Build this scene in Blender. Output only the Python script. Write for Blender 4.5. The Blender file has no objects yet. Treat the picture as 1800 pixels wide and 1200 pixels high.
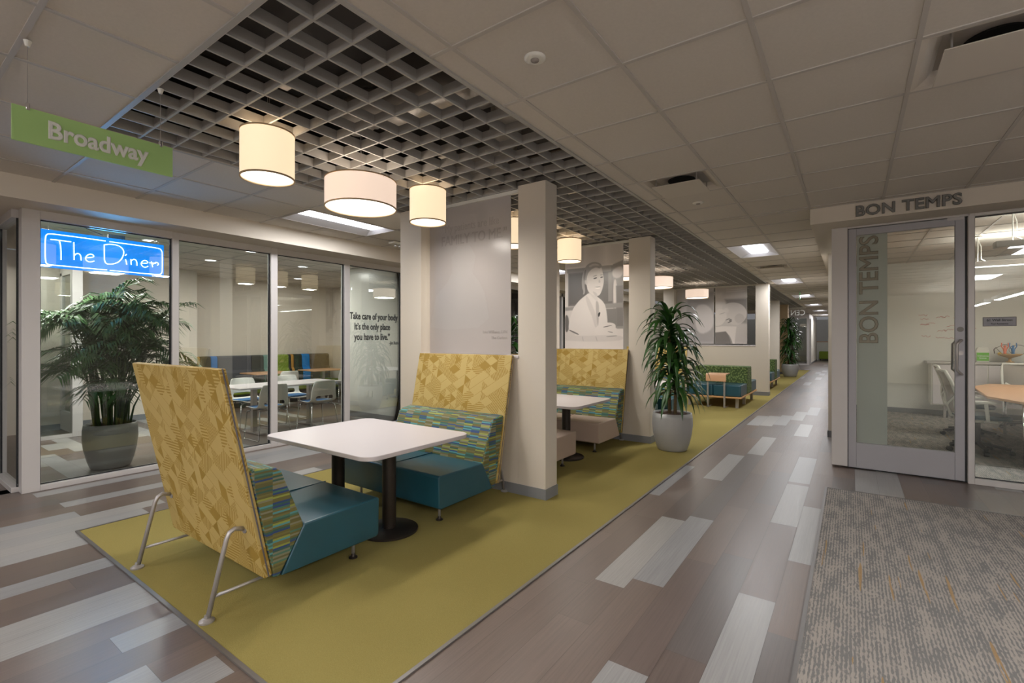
import bpy, bmesh, math, random
import numpy as np
from mathutils import Vector, Matrix
PI = math.pi
SC = bpy.context.scene
COL = SC.collection

# ------------------------------------------------------------------ camera, world, exposure
cam_d = bpy.data.cameras.new('camera'); cam = bpy.data.objects.new('camera', cam_d); COL.objects.link(cam)
cam_d.sensor_width = 36.0; cam_d.lens = 838.0/1800*36; cam_d.shift_y = -4/1800.0
cam_d.clip_start = 0.05; cam_d.clip_end = 200
cam.location = (0, 0, 1.45); cam.rotation_euler = (PI/2, 0, math.radians(35.45))
SC.camera = cam
W = bpy.data.worlds.new('world'); SC.world = W; W.use_nodes = True
W.node_tree.nodes['Background'].inputs[0].default_value = (0.5, 0.5, 0.52, 1)
W.node_tree.nodes['Background'].inputs[1].default_value = 0.25
SC.view_settings.view_transform = 'Standard'; SC.view_settings.look = 'None'
SC.view_settings.exposure = 0.48; SC.view_settings.gamma = 1.0; SC.view_settings.use_curve_mapping = False
SC.cycles.max_bounces = 8; SC.cycles.diffuse_bounces = 4; SC.cycles.glossy_bounces = 3
SC.cycles.transmission_bounces = 4; SC.cycles.transparent_max_bounces = 10
SC.cycles.caustics_reflective = False; SC.cycles.caustics_refractive = False
SC.cycles.sample_clamp_indirect = 4.0
# lamp strengths used by the fixture builders below
P_TROFFER = 30.0; P_PEND_S = 6.0; P_PEND_L = 9.0; P_DOWN = 12.0; P_LINEAR = 34.0; P_OFFICE = 170.0
E_LENS = 2.6; E_SHADE_S = 0.62; E_SHADE_L = 0.52; E_DIFF = 2.0

# ------------------------------------------------------------------ helpers
def S(r, g, b):
    f = lambda c: (c/12.92 if c <= 0.04045 else ((c+0.055)/1.055)**2.4)
    return (f(r/255), f(g/255), f(b/255), 1.0)

def mat(name, col, rough=0.5, metal=0.0, spec=0.5, emit=None, es=0.0, bump=None, noise=None, coat=0.0):
    m = bpy.data.materials.new(name); m.use_nodes = True
    nt = m.node_tree; b = nt.nodes['Principled BSDF']
    b.inputs['Base Color'].default_value = col
    b.inputs['Roughness'].default_value = rough; b.inputs['Metallic'].default_value = metal
    b.inputs['Specular IOR Level'].default_value = spec
    if coat: b.inputs['Coat Weight'].default_value = coat; b.inputs['Coat Roughness'].default_value = 0.1
    if emit: b.inputs['Emission Color'].default_value = emit; b.inputs['Emission Strength'].default_value = es
    tc = None
    if noise or bump:
        tc = nt.nodes.new('ShaderNodeTexCoord')
    if noise:   # (scale tuple, amount)
        sc, am = noise
        mp = nt.nodes.new('ShaderNodeMapping'); mp.inputs['Scale'].default_value = sc
        n = nt.nodes.new('ShaderNodeTexNoise'); n.inputs['Scale'].default_value = 1.0; n.inputs['Detail'].default_value = 4
        nt.links.new(tc.outputs['Object'], mp.inputs[0]); nt.links.new(mp.outputs[0], n.inputs['Vector'])
        mx = nt.nodes.new('ShaderNodeMix'); mx.data_type = 'RGBA'
        mx.inputs['A'].default_value = tuple(c*(1-am) for c in col[:3])+(1,)
        mx.inputs['B'].default_value = tuple(min(1, c*(1+am)) for c in col[:3])+(1,)
        nt.links.new(n.outputs['Fac'], mx.inputs['Factor']); nt.links.new(mx.outputs['Result'], b.inputs['Base Color'])
    if bump:    # (scale, strength)
        n2 = nt.nodes.new('ShaderNodeTexNoise'); n2.inputs['Scale'].default_value = bump[0]; n2.inputs['Detail'].default_value = 3
        nt.links.new(tc.outputs['Object'], n2.inputs['Vector'])
        bp = nt.nodes.new('ShaderNodeBump'); bp.inputs['Strength'].default_value = bump[1]; bp.inputs['Distance'].default_value = 0.002
        nt.links.new(n2.outputs['Fac'], bp.inputs['Height']); nt.links.new(bp.outputs[0], b.inputs['Normal'])
    return m

def mth(nt, op, a, b=None, c=None):
    n = nt.nodes.new('ShaderNodeMath'); n.operation = op
    for i, v in enumerate((a, b, c)):
        if v is None: continue
        if hasattr(v, 'links') or hasattr(v, 'is_linked'): nt.links.new(v, n.inputs[i])
        else: n.inputs[i].default_value = v
    return n.outputs[0]

def mixc(nt, fac, a, b):
    n = nt.nodes.new('ShaderNodeMix'); n.data_type = 'RGBA'
    for key, v in (('Factor', fac), ('A', a), ('B', b)):
        if hasattr(v, 'is_linked'): nt.links.new(v, n.inputs[key])
        else: n.inputs[key].default_value = v
    return n.outputs['Result']

class MB:
    def __init__(s): s.v = []; s.f = []; s.c = []
    def add(s, vs, fs, c=None):
        o = len(s.v); s.v += [tuple(v) for v in vs]; s.f += [tuple(i+o for i in f) for f in fs]
        s.c += [c]*len(fs); return s
    def box(s, x0, x1, y0, y1, z0, z1, c=None):
        vs = [(x0,y0,z0),(x1,y0,z0),(x1,y1,z0),(x0,y1,z0),(x0,y0,z1),(x1,y0,z1),(x1,y1,z1),(x0,y1,z1)]
        return s.add(vs, [(0,3,2,1),(4,5,6,7),(0,1,5,4),(1,2,6,5),(2,3,7,6),(3,0,4,7)], c)
    def quad(s, x0, x1, y0, y1, z, c=None, down=False):
        vs = [(x0,y0,z),(x1,y0,z),(x1,y1,z),(x0,y1,z)]
        return s.add(vs, [(3,2,1,0) if down else (0,1,2,3)], c)
    def bar(s, p, q, w, h, c=None):    # rectangular bar from p to q
        p = Vector(p); q = Vector(q); d = (q-p).normalized()
        up = Vector((0,0,1)) if abs(d.z) < 0.95 else Vector((0,1,0))
        a = d.cross(up).normalized()*(w/2); b = a.cross(d).normalized()*(h/2)
        vs = [p-a-b, p+a-b, p+a+b, p-a+b, q-a-b, q+a-b, q+a+b, q-a+b]
        return s.add(vs, [(0,3,2,1),(4,5,6,7),(0,1,5,4),(1,2,6,5),(2,3,7,6),(3,0,4,7)], c)
    def prism(s, pts, axis, a0, a1, c=None):
        """pts: 2-D polygon; axis 'x' -> pts are (y,z), 'y' -> (x,z), 'z' -> (x,y)"""
        def P(p, a):
            return (a, p[0], p[1]) if axis == 'x' else ((p[0], a, p[1]) if axis == 'y' else (p[0], p[1], a))
        n = len(pts); ar = sum(pts[i][0]*pts[(i+1) % n][1]-pts[(i+1) % n][0]*pts[i][1] for i in range(n))
        if (ar < 0) != (axis == 'y'): pts = pts[::-1]
        vs = [P(p, a0) for p in pts]+[P(p, a1) for p in pts]
        fs = [tuple(range(n))[::-1], tuple(range(n, 2*n))]+[(i, (i+1) % n, n+(i+1) % n, n+i) for i in range(n)]
        return s.add(vs, fs, c)
    def tube(s, pts, r, n=8, closed=False, cap=True, r1=None):
        pts = [Vector(p) for p in pts]; m = len(pts); base = len(s.v); rings = []
        prev = None
        for i, p in enumerate(pts):
            if closed: d = (pts[(i+1) % m]-pts[i-1])
            elif i == 0: d = pts[1]-pts[0]
            elif i == m-1: d = pts[-1]-pts[-2]
            else: d = (pts[i+1]-pts[i]).normalized()+(pts[i]-pts[i-1]).normalized()
            d.normalize()
            if prev is None:
                a = d.cross(Vector((0,0,1)))
                if a.length < 0.1: a = d.cross(Vector((1,0,0)))
            else: a = prev-d*prev.dot(d)
            a.normalize(); prev = a; b = d.cross(a)
            rr = r if r1 is None else r+(r1-r)*i/(m-1)
            rings.append([p+a*rr*math.cos(2*PI*k/n)+b*rr*math.sin(2*PI*k/n) for k in range(n)])
        vs = [v for ring in rings for v in ring]; fs = []
        for i in range(m if closed else m-1):
            j = (i+1) % m
            for k in range(n):
                fs.append((i*n+k, i*n+(k+1) % n, j*n+(k+1) % n, j*n+k))
        if cap and not closed:
            fs.append(tuple(range(n))[::-1]); fs.append(tuple((m-1)*n+k for k in range(n)))
        return s.add(vs, fs)
    def cyl(s, x, y, z0, z1, r, n=24, r1=None):
        return s.tube([(x,y,z0),(x,y,z1)], r, n, r1=r1)
    def lathe(s, prof, x=0, y=0, n=36, sx=1, sy=1):
        m = len(prof); vs = []; fs = []
        for (r, z) in prof:
            for k in range(n):
                vs.append((x+sx*r*math.cos(2*PI*k/n), y+sy*r*math.sin(2*PI*k/n), z))
        for i in range(m-1):
            for k in range(n):
                fs.append((i*n+k, i*n+(k+1) % n, (i+1)*n+(k+1) % n, (i+1)*n+k))
        return s.add(vs, fs)
    def build(s, name, m, parent=None, bevel=0, seg=2, smooth=False, uv=False, loc=None, kind=None):
        me = bpy.data.meshes.new(name); me.from_pydata(s.v, [], s.f); me.update()
        ms = m if isinstance(m, (list, tuple)) else [m]
        for x in ms: me.materials.append(x)
        if any(c is not None for c in s.c):
            if isinstance(next(c for c in s.c if c is not None), int):
                for p, c in zip(me.polygons, s.c): p.material_index = c or 0
            else:
                ca = me.color_attributes.new('Col', 'FLOAT_COLOR', 'CORNER')
                for p, c in zip(me.polygons, s.c):
                    for li in p.loop_indices: ca.data[li].color = c or (1,1,1,1)
        if uv:
            ul = me.uv_layers.new(name='UVMap')
            for p in me.polygons:
                nn = p.normal; ax = max(range(3), key=lambda i: abs(nn[i]))
                for li in p.loop_indices:
                    co = me.vertices[me.loops[li].vertex_index].co
                    ul.data[li].uv = (co.y+0.31, co.z) if ax == 0 else ((co.x, co.z) if ax == 1 else (co.x, co.y))
        if smooth:
            for p in me.polygons: p.use_smooth = True
        o = bpy.data.objects.new(name, me); COL.objects.link(o)
        if parent is not None: o.parent = parent
        if loc: o.location = loc
        if bevel:
            b = o.modifiers.new('bevel', 'BEVEL'); b.width = bevel; b.segments = seg; b.limit_method = 'ANGLE'
            b.angle_limit = math.radians(35)
            for p in me.polygons: p.use_smooth = True
            try:
                me.set_sharp_from_angle(angle=math.radians(60))
            except Exception: pass
        if kind: o['kind'] = kind
        return o

def thing(name, label, cat, loc=(0,0,0), rz=0, group=None):
    o = bpy.data.objects.new(name, None); COL.objects.link(o); o.empty_display_size = 0.1
    o.location = loc; o.rotation_euler = (0,0,rz); o['label'] = label; o['category'] = cat
    if group: o['group'] = group
    return o
def tag(o, label, cat, group=None):
    o['label'] = label; o['category'] = cat
    if group: o['group'] = group
    return o
def struct(name):
    o = bpy.data.objects.new(name, None); COL.objects.link(o); o['kind'] = 'structure'; return o
def dup(root, loc, rz, label, group=None):
    r = root.copy(); COL.objects.link(r); r.location = loc; r.rotation_euler = (0,0,rz); r['label'] = label
    if group: r['group'] = group
    for ch in list(root.children):
        c = ch.copy(); COL.objects.link(c); c.parent = r
        for g in list(ch.children):
            d = g.copy(); COL.objects.link(d); d.parent = c
    return r
def text(name, body, m, parent, loc, rot, size, extrude=0.004, offset=0.0, sx=1.0, align='LEFT', spacing=1.0, shear=0):
    cu = bpy.data.curves.new(name, 'FONT'); cu.body = body; cu.size = size; cu.extrude = extrude; cu.bevel_depth = offset; cu.bevel_resolution = 0
    cu.align_x = align; cu.space_character = spacing; cu.shear = shear; cu.resolution_u = 3
    cu.materials.append(m); o = bpy.data.objects.new(name, cu); COL.objects.link(o)
    o.location = loc; o.rotation_euler = rot; o.scale = (sx, 1, 1)
    bpy.context.view_layer.update()
    me = bpy.data.meshes.new_from_object(o.evaluated_get(bpy.context.evaluated_depsgraph_get()))
    me.name = name; bpy.data.objects.remove(o); bpy.data.curves.remove(cu)
    o = bpy.data.objects.new(name, me); COL.objects.link(o)
    if not me.materials: me.materials.append(m)
    o.location = loc; o.rotation_euler = rot; o.scale = (sx, 1, 1)
    if parent is not None: o.parent = parent
    return o
def area(name, loc, sx, sy, power, col=(1,0.95,0.88), parent=None, rot=(0,0,0), spread=PI):
    l = bpy.data.lights.new(name, 'AREA'); l.shape = 'RECTANGLE'; l.size = sx; l.size_y = sy; l.energy = power; l.color = col
    l.spread = spread
    o = bpy.data.objects.new(name, l); COL.objects.link(o); o.location = loc; o.rotation_euler = rot
    if parent is not None: o.parent = parent
    return o

# ------------------------------------------------------------------ materials
M = {}
M['wall'] = mat('cream_paint', S(216,207,194), 0.75, bump=(180,0.08))
M['wall_w'] = mat('pale_paint', S(222,220,212), 0.6, bump=(180,0.06))
M['wall_white'] = mat('marker_wall', S(226,226,220), 0.25)
M['tile'] = mat('ceiling_tile', S(206,199,190), 0.9, noise=((60,60,60),0.06), bump=(350,0.25))
M['tbar'] = mat('ceiling_bar', S(186,180,174), 0.6)
M['coffer'] = mat('coffer_grid_paint', S(166,164,160), 0.5)
M['plenum'] = mat('plenum_black', S(36,34,35), 0.9, noise=((3,3,3),0.4))
M['base'] = mat('grey_baseboard', S(126,128,132), 0.5)
M['alu'] = mat('satin_aluminium', S(206,202,200), 0.45, metal=0.12)
M['alu_d'] = mat('door_aluminium', S(168,167,172), 0.42, metal=0.15)
M['gasket'] = mat('black_gasket', S(24,26,30), 0.5)
M['chrome'] = mat('chrome', S(225,225,228), 0.14, metal=1.0)
M['steel'] = mat('satin_steel', S(178,174,172), 0.34, metal=0.5)
M['blackmetal'] = mat('bronze_black_metal', S(58,52,48), 0.38, metal=0.6, noise=((3,3,3),0.2))
M['blackplastic'] = mat('black_plastic', S(32,32,34), 0.5)
M['white_lam'] = mat('white_laminate', S(208,201,203), 0.35)
M['white_plastic'] = mat('white_plastic', S(226,224,216), 0.4)
M['teal'] = mat('teal_vinyl', S(30,76,90), 0.34, spec=0.6, bump=(420,0.12), noise=((5,5,5),0.10))
M['beige'] = mat('beige_vinyl', S(184,164,150), 0.45, bump=(420,0.1))
M['blueseat'] = mat('blue_fabric', S(40,98,150), 0.8)
M['pot'] = mat('grey_metallic_planter', S(168,168,167), 0.42, metal=0.12, noise=((4,4,1.5),0.06))
M['soil'] = mat('bark_soil', S(84,66,56), 0.95, bump=(40,1.0), noise=((60,60,60),0.5))
M['leaf'] = mat('dracaena_leaf', S(44,82,32), 0.34, noise=((9,9,9),0.35))
M['palm'] = mat('palm_leaf', S(72,112,58), 0.4, noise=((7,7,7),0.4))
M['cane'] = mat('cane_bark', S(112,94,64), 0.8, noise=((20,20,60),0.35))
M['palmstem'] = mat('palm_stem', S(66,88,44), 0.6, noise=((10,10,40),0.3))
M['sign_green'] = mat('lime_green_sign', S(170,210,134), 0.45)
M['sign_white'] = mat('white_vinyl_letter', S(236,238,234), 0.5)
M['letter'] = mat('brushed_grey_letter', S(118,116,112), 0.45, metal=0.3)
M['quote'] = mat('dark_vinyl_letter', S(62,64,62), 0.6)
M['wood'] = mat('maple_veneer', S(206,160,122), 0.42, noise=((3,40,40),0.12))
M['woodbase'] = mat('maple_plinth', S(214,164,112), 0.5)
M['mesh'] = mat('grey_mesh', S(150,142,136), 0.8)
M['lime'] = mat('lime_fabric', S(126,146,44), 0.8)
M['glasspot'] = mat('amber_glass', S(190,150,96), 0.15)
M['strip'] = mat('metal_edge_strip', S(122,118,116), 0.4, metal=0.5)
M['pvent'] = mat('diffuser_paint', S(206,198,188), 0.5)
M['hole_shade'] = mat('duct_shade', S(18,17,17), 0.9)
M['duct'] = mat('foil_flex_duct', S(150,146,142), 0.4, metal=0.6, bump=(25,1.0))

def glass_mat(name, tint, refl=1.0):
    m = bpy.data.materials.new(name); m.use_nodes = True; nt = m.node_tree; nt.nodes.clear()
    o = nt.nodes.new('ShaderNodeOutputMaterial'); t = nt.nodes.new('ShaderNodeBsdfTransparent'); t.inputs[0].default_value = tint
    g = nt.nodes.new('ShaderNodeBsdfGlossy'); g.inputs['Roughness'].default_value = 0.0; g.inputs[0].default_value = (0.95,0.97,0.95,1)
    fr = nt.nodes.new('ShaderNodeFresnel'); fr.inputs[0].default_value = 1.5
    x = nt.nodes.new('ShaderNodeMixShader'); nt.links.new(mth(nt, 'MULTIPLY', fr.outputs[0], refl), x.inputs[0])
    nt.links.new(t.outputs[0], x.inputs[1]); nt.links.new(g.outputs[0], x.inputs[2]); nt.links.new(x.outputs[0], o.inputs[0])
    return m
M['glass'] = glass_mat('clear_glass', (0.93,0.955,0.935,1), 1.7)

def frosted_mat(name, col=None, attr=False, trans=0.45, alpha=1.0, rough=0.4):
    m = bpy.data.materials.new(name); m.use_nodes = True; nt = m.node_tree; nt.nodes.clear()
    o = nt.nodes.new('ShaderNodeOutputMaterial')
    d = nt.nodes.new('ShaderNodeBsdfPrincipled'); d.inputs['Roughness'].default_value = rough
    t = nt.nodes.new('ShaderNodeBsdfTranslucent'); x = nt.nodes.new('ShaderNodeMixShader'); x.inputs[0].default_value = trans
    if attr:
        a = nt.nodes.new('ShaderNodeVertexColor'); a.layer_name = 'Col'
        nt.links.new(a.outputs[0], d.inputs['Base Color']); nt.links.new(a.outputs[0], t.inputs[0])
    else:
        d.inputs['Base Color'].default_value = col; t.inputs[0].default_value = col
    nt.links.new(d.outputs[0], x.inputs[1]); nt.links.new(t.outputs[0], x.inputs[2]); out = x.outputs[0]
    if alpha < 1:
        tr = nt.nodes.new('ShaderNodeBsdfTransparent'); y = nt.nodes.new('ShaderNodeMixShader'); y.inputs[0].default_value = alpha
        nt.links.new(tr.outputs[0], y.inputs[1]); nt.links.new(out, y.inputs[2]); out = y.outputs[0]
    nt.links.new(out, o.inputs[0]); return m
M['frost'] = frosted_mat('frosted_acrylic', S(204,198,195), trans=0.35, rough=0.25)
M['frost_letter'] = frosted_mat('frosted_letter', S(190,183,180), trans=0.3, rough=0.25)
M['photo'] = frosted_mat('printed_photo', attr=True, trans=0.16, rough=0.3)
M['film'] = frosted_mat('frosted_film', S(214,222,214), trans=0.5, alpha=0.72)
M['shade'] = mat('linen_shade', S(244,228,204), 0.9, emit=S(255,228,188), es=E_SHADE_S)
M['shade_l'] = mat('linen_shade_wide', S(246,232,220), 0.9, emit=S(255,226,204), es=E_SHADE_L)
M['shade_rim'] = mat('linen_trim', S(198,172,140), 0.9)
M['diffuser'] = mat('opal_diffuser', S(250,246,238), 0.6, emit=S(255,250,238), es=E_DIFF)
M['lens'] = mat('lit_lens', S(250,250,252), 0.5, emit=S(250,250,255), es=E_LENS)
M['reflector'] = mat('white_reflector', S(225,225,230), 0.4)
M['neon_white'] = mat('lit_neon', S(240,250,255), 0.4, emit=S(225,240,255), es=2.6)
def neon_panel():
    m = mat('blue_acrylic', S(0,90,170), 0.2, emit=S(0,134,240), es=0.85); return m
M['neon_blue'] = neon_panel()

# geometric yellow upholstery (raised facets with line hatching)
def yellow_mat():
    m = mat('yellow_geometric_fabric', S(190,160,84), 0.7); nt = m.node_tree; b = nt.nodes['Principled BSDF']
    uv = nt.nodes.new('ShaderNodeTexCoord'); sp = nt.nodes.new('ShaderNodeSeparateXYZ'); nt.links.new(uv.outputs['UV'], sp.inputs[0])
    K = 1/0.088; U, V = sp.outputs[0], sp.outputs[1]
    V = mth(nt, 'MULTIPLY', V, 0.92)
    qa = mth(nt, 'MULTIPLY', U, K*1.1547); qb = mth(nt, 'ADD', mth(nt, 'MULTIPLY', U, K*0.57735), mth(nt, 'MULTIPLY', V, K)); qc = mth(nt, 'SUBTRACT', mth(nt, 'MULTIPLY', V, K), mth(nt, 'MULTIPLY', U, K*0.57735))
    ia, ib, ic = (mth(nt, 'FLOOR', q) for q in (qa, qb, qc))
    def wn3(x, y, z, off):
        cb = nt.nodes.new('ShaderNodeCombineXYZ')
        for n_, v_ in enumerate((x, y, z)):
            if hasattr(v_, 'is_linked'): nt.links.new(mth(nt, 'ADD', v_, off+0.37*n_), cb.inputs[n_])
        w = nt.nodes.new('ShaderNodeTexWhiteNoise'); w.noise_dimensions = '3D'; nt.links.new(cb.outputs[0], w.inputs['Vector']); return w.outputs['Value']
    r1 = wn3(ia, ib, 0, 3.0); r2 = wn3(ib, ic, 0, 9.0); r3 = wn3(ia, ib, ic, 21.0)
    sel = mth(nt, 'GREATER_THAN', r1, 0.5)
    rr = mth(nt, 'ADD', mth(nt, 'MULTIPLY', sel, r2), mth(nt, 'MULTIPLY', mth(nt, 'SUBTRACT', 1.0, sel), r3))
    k = mth(nt, 'MULTIPLY', mth(nt, 'FLOOR', mth(nt, 'MULTIPLY', mth(nt, 'FRACT', mth(nt, 'MULTIPLY', rr, 17.0)), 3.0)), PI/3)
    c = mth(nt, 'ADD', mth(nt, 'MULTIPLY', U, mth(nt, 'SINE', k)), mth(nt, 'MULTIPLY', V, mth(nt, 'COSINE', k)))
    st = mth(nt, 'GREATER_THAN', mth(nt, 'SINE', mth(nt, 'MULTIPLY', c, 2*PI/0.0165)), 0.0)
    hatch = mth(nt, 'LESS_THAN', rr, 0.46)
    solid = mth(nt, 'MULTIPLY', mth(nt, 'GREATER_THAN', rr, 0.46), mth(nt, 'LESS_THAN', rr, 0.56))
    ed = mth(nt, 'MULTIPLY', mth(nt, 'LESS_THAN', mth(nt, 'FRACT', qb), 0.05), mth(nt, 'GREATER_THAN', r2, 0.55))
    f = mth(nt, 'MAXIMUM', mth(nt, 'MAXIMUM', mth(nt, 'MULTIPLY', st, hatch), solid), mth(nt, 'MULTIPLY', ed, 0.75))
    nt.links.new(mixc(nt, f, S(190,166,102), S(158,128,50)), b.inputs['Base Color'])
    bp = nt.nodes.new('ShaderNodeBump'); bp.inputs['Strength'].default_value = 0.5; bp.inputs['Distance'].default_value = 0.002
    nt.links.new(mth(nt, 'SUBTRACT', 1.0, f), bp.inputs['Height']); nt.links.new(bp.outputs[0], b.inputs['Normal'])
    return m
M['yellow'] = yellow_mat()
M['piping'] = mat('grey_piping', S(92,88,92), 0.6)

def stripe_mat(name='striped_woven_fabric'):
    m = mat(name, S(100,120,80), 0.75); nt = m.node_tree; b = nt.nodes['Principled BSDF']
    uv = nt.nodes.new('ShaderNodeTexCoord'); sp = nt.nodes.new('ShaderNodeSeparateXYZ'); nt.links.new(uv.outputs['UV'], sp.inputs[0])
    colf = mth(nt, 'FLOOR', mth(nt, 'DIVIDE', sp.outputs[0], 0.098))
    row = mth(nt, 'FLOOR', mth(nt, 'DIVIDE', mth(nt, 'ADD', sp.outputs[1], mth(nt, 'MULTIPLY', colf, 0.037)), 0.0105))
    cb = nt.nodes.new('ShaderNodeCombineXYZ'); nt.links.new(mth(nt, 'MODULO', colf, 2.0), cb.inputs[0])
    nt.links.new(row, cb.inputs[1])
    wn = nt.nodes.new('ShaderNodeTexWhiteNoise'); wn.noise_dimensions = '2D'; nt.links.new(cb.outputs[0], wn.inputs['Vector'])
    r = nt.nodes.new('ShaderNodeValToRGB'); r.color_ramp.interpolation = 'CONSTANT'; nt.links.new(wn.outputs['Value'], r.inputs[0])
    cs = [(0,(102,97,50)),(0.18,(116,108,60)),(0.32,(52,90,80)),(0.46,(84,148,152)),(0.54,(128,126,104)),(0.64,(42,68,118)),(0.74,(146,154,70)),(0.80,(74,114,96)),(0.90,(96,92,52))]
    e = r.color_ramp.elements; e[0].position = 0; e[0].color = S(*cs[0][1]); e[1].position = cs[1][0]; e[1].color = S(*cs[1][1])
    for p, c in cs[2:]:
        q = e.new(p); q.color = S(*c)
    nt.links.new(r.outputs[0], b.inputs['Base Color']); return m
M['stripe'] = stripe_mat()

def green_mat():
    m = mat('green_patterned_fabric', S(84,104,58), 0.85); nt = m.node_tree; b = nt.nodes['Principled BSDF']
    tc = nt.nodes.new('ShaderNodeTexCoord'); v = nt.nodes.new('ShaderNodeTexVoronoi'); v.inputs['Scale'].default_value = 26
    nt.links.new(tc.outputs['Object'], v.inputs['Vector'])
    f = mth(nt, 'LESS_THAN', v.outputs['Distance'], 0.42)
    nt.links.new(mixc(nt, f, S(66,86,42), S(118,138,80)), b.inputs['Base Color']); return m
M['greenfab'] = green_mat(); M['greenside'] = mat('green_fabric_side', S(122,140,84), 0.85)

def plank_mat(axis):
    m = mat('vinyl_plank_'+axis, S(120,108,102), 0.36, spec=0.5); nt = m.node_tree; b = nt.nodes['Principled BSDF']
    a = nt.nodes.new('ShaderNodeVertexColor'); a.layer_name = 'Col'
    tc = nt.nodes.new('ShaderNodeTexCoord'); mp = nt.nodes.new('ShaderNodeMapping')
    mp.inputs['Scale'].default_value = (120, 2.6, 1) if axis == 'y' else (2.6, 120, 1)
    n = nt.nodes.new('ShaderNodeTexNoise'); n.inputs['Scale'].default_value = 1; n.inputs['Detail'].default_value = 6; n.inputs['Distortion'].default_value = 0.6
    nt.links.new(tc.outputs['Object'], mp.inputs[0]); nt.links.new(mp.outputs[0], n.inputs['Vector'])
    f = mth(nt, 'MULTIPLY_ADD', n.outputs['Fac'], 0.6, 0.70)
    mm = nt.nodes.new('ShaderNodeVectorMath'); mm.operation = 'SCALE'; nt.links.new(a.outputs[0], mm.inputs[0]); nt.links.new(f, mm.inputs['Scale'])
    nt.links.new(mm.outputs[0], b.inputs['Base Color'])
    nt.links.new(mth(nt, 'MULTIPLY_ADD', n.outputs['Fac'], 0.2, 0.25), b.inputs['Roughness'])
    bp = nt.nodes.new('ShaderNodeBump'); bp.inputs['Strength'].default_value = 0.12; bp.inputs['Distance'].default_value = 0.001
    nt.links.new(n.outputs['Fac'], bp.inputs['Height']); nt.links.new(bp.outputs[0], b.inputs['Normal'])
    return m
M['plank_y'] = plank_mat('y'); M['plank_x'] = plank_mat('x')

def rug_mat():
    m = mat('yellow_green_carpet', S(150,134,62), 0.95, spec=0.1); nt = m.node_tree; b = nt.nodes['Principled BSDF']
    tc = nt.nodes.new('ShaderNodeTexCoord'); n = nt.nodes.new('ShaderNodeTexNoise'); n.inputs['Scale'].default_value = 260; n.inputs['Detail'].default_value = 2
    n2 = nt.nodes.new('ShaderNodeTexNoise'); n2.inputs['Scale'].default_value = 0.9; n2.inputs['Detail'].default_value = 2
    nt.links.new(tc.outputs['Object'], n.inputs['Vector']); nt.links.new(tc.outputs['Object'], n2.inputs['Vector'])
    f = mth(nt, 'ADD', mth(nt, 'MULTIPLY', n.outputs['Fac'], 0.6), mth(nt, 'MULTIPLY', n2.outputs['Fac'], 0.4))
    nt.links.new(mixc(nt, f, S(130,119,66), S(160,147,90)), b.inputs['Base Color'])
    bp = nt.nodes.new('ShaderNodeBump'); bp.inputs['Strength'].default_value = 0.6; bp.inputs['Distance'].default_value = 0.003
    nt.links.new(n.outputs['Fac'], bp.inputs['Height']); nt.links.new(bp.outputs[0], b.inputs['Normal']); return m
M['rug'] = rug_mat()

def carpet_mat():
    m = mat('grey_striated_carpet', S(130,122,114), 0.95, spec=0.1); nt = m.node_tree; b = nt.nodes['Principled BSDF']
    tc = nt.nodes.new('ShaderNodeTexCoord'); sp = nt.nodes.new('ShaderNodeSeparateXYZ'); nt.links.new(tc.outputs['Object'], sp.inputs[0])
    def nz(scale, detail=3):
        mp = nt.nodes.new('ShaderNodeMapping'); mp.inputs['Scale'].default_value = scale
        n = nt.nodes.new('ShaderNodeTexNoise'); n.inputs['Scale'].default_value = 1; n.inputs['Detail'].default_value = detail
        nt.links.new(tc.outputs['Object'], mp.inputs[0]); nt.links.new(mp.outputs[0], n.inputs['Vector']); return n.outputs['Fac']
    s = mth(nt, 'SINE', mth(nt, 'MULTIPLY', sp.outputs[0], 2*PI/0.0165))
    thr = mth(nt, 'MULTIPLY_ADD', nz((16,4,1), 7), 7.0, -3.5)
    fine = mth(nt, 'MULTIPLY_ADD', nz((110,30,1), 3), 8.0, -4.0)
    f = nt.nodes.new('ShaderNodeMapRange'); nt.links.new(mth(nt, 'ADD', mth(nt, 'ADD', s, thr), fine), f.inputs[0])
    f.inputs[1].default_value = -0.6; f.inputs[2].default_value = 0.6
    c = mixc(nt, f.outputs[0], S(122,121,120), S(166,159,152))
    # mustard streaks
    gate = mth(nt, 'GREATER_THAN', nz((26,0.9,1), 1), 0.70)
    g2 = mth(nt, 'GREATER_THAN', nz((55,3,1), 2), 0.42)
    c = mixc(nt, mth(nt, 'MULTIPLY', mth(nt, 'MULTIPLY', gate, g2), 0.8), c, S(168,136,92))
    nt.links.new(c, b.inputs['Base Color'])
    bp = nt.nodes.new('ShaderNodeBump'); bp.inputs['Strength'].default_value = 0.5; bp.inputs['Distance'].default_value = 0.003
    nt.links.new(f.outputs[0], bp.inputs['Height']); nt.links.new(bp.outputs[0], b.inputs['Normal']); return m
M['carpet'] = carpet_mat()

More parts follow.
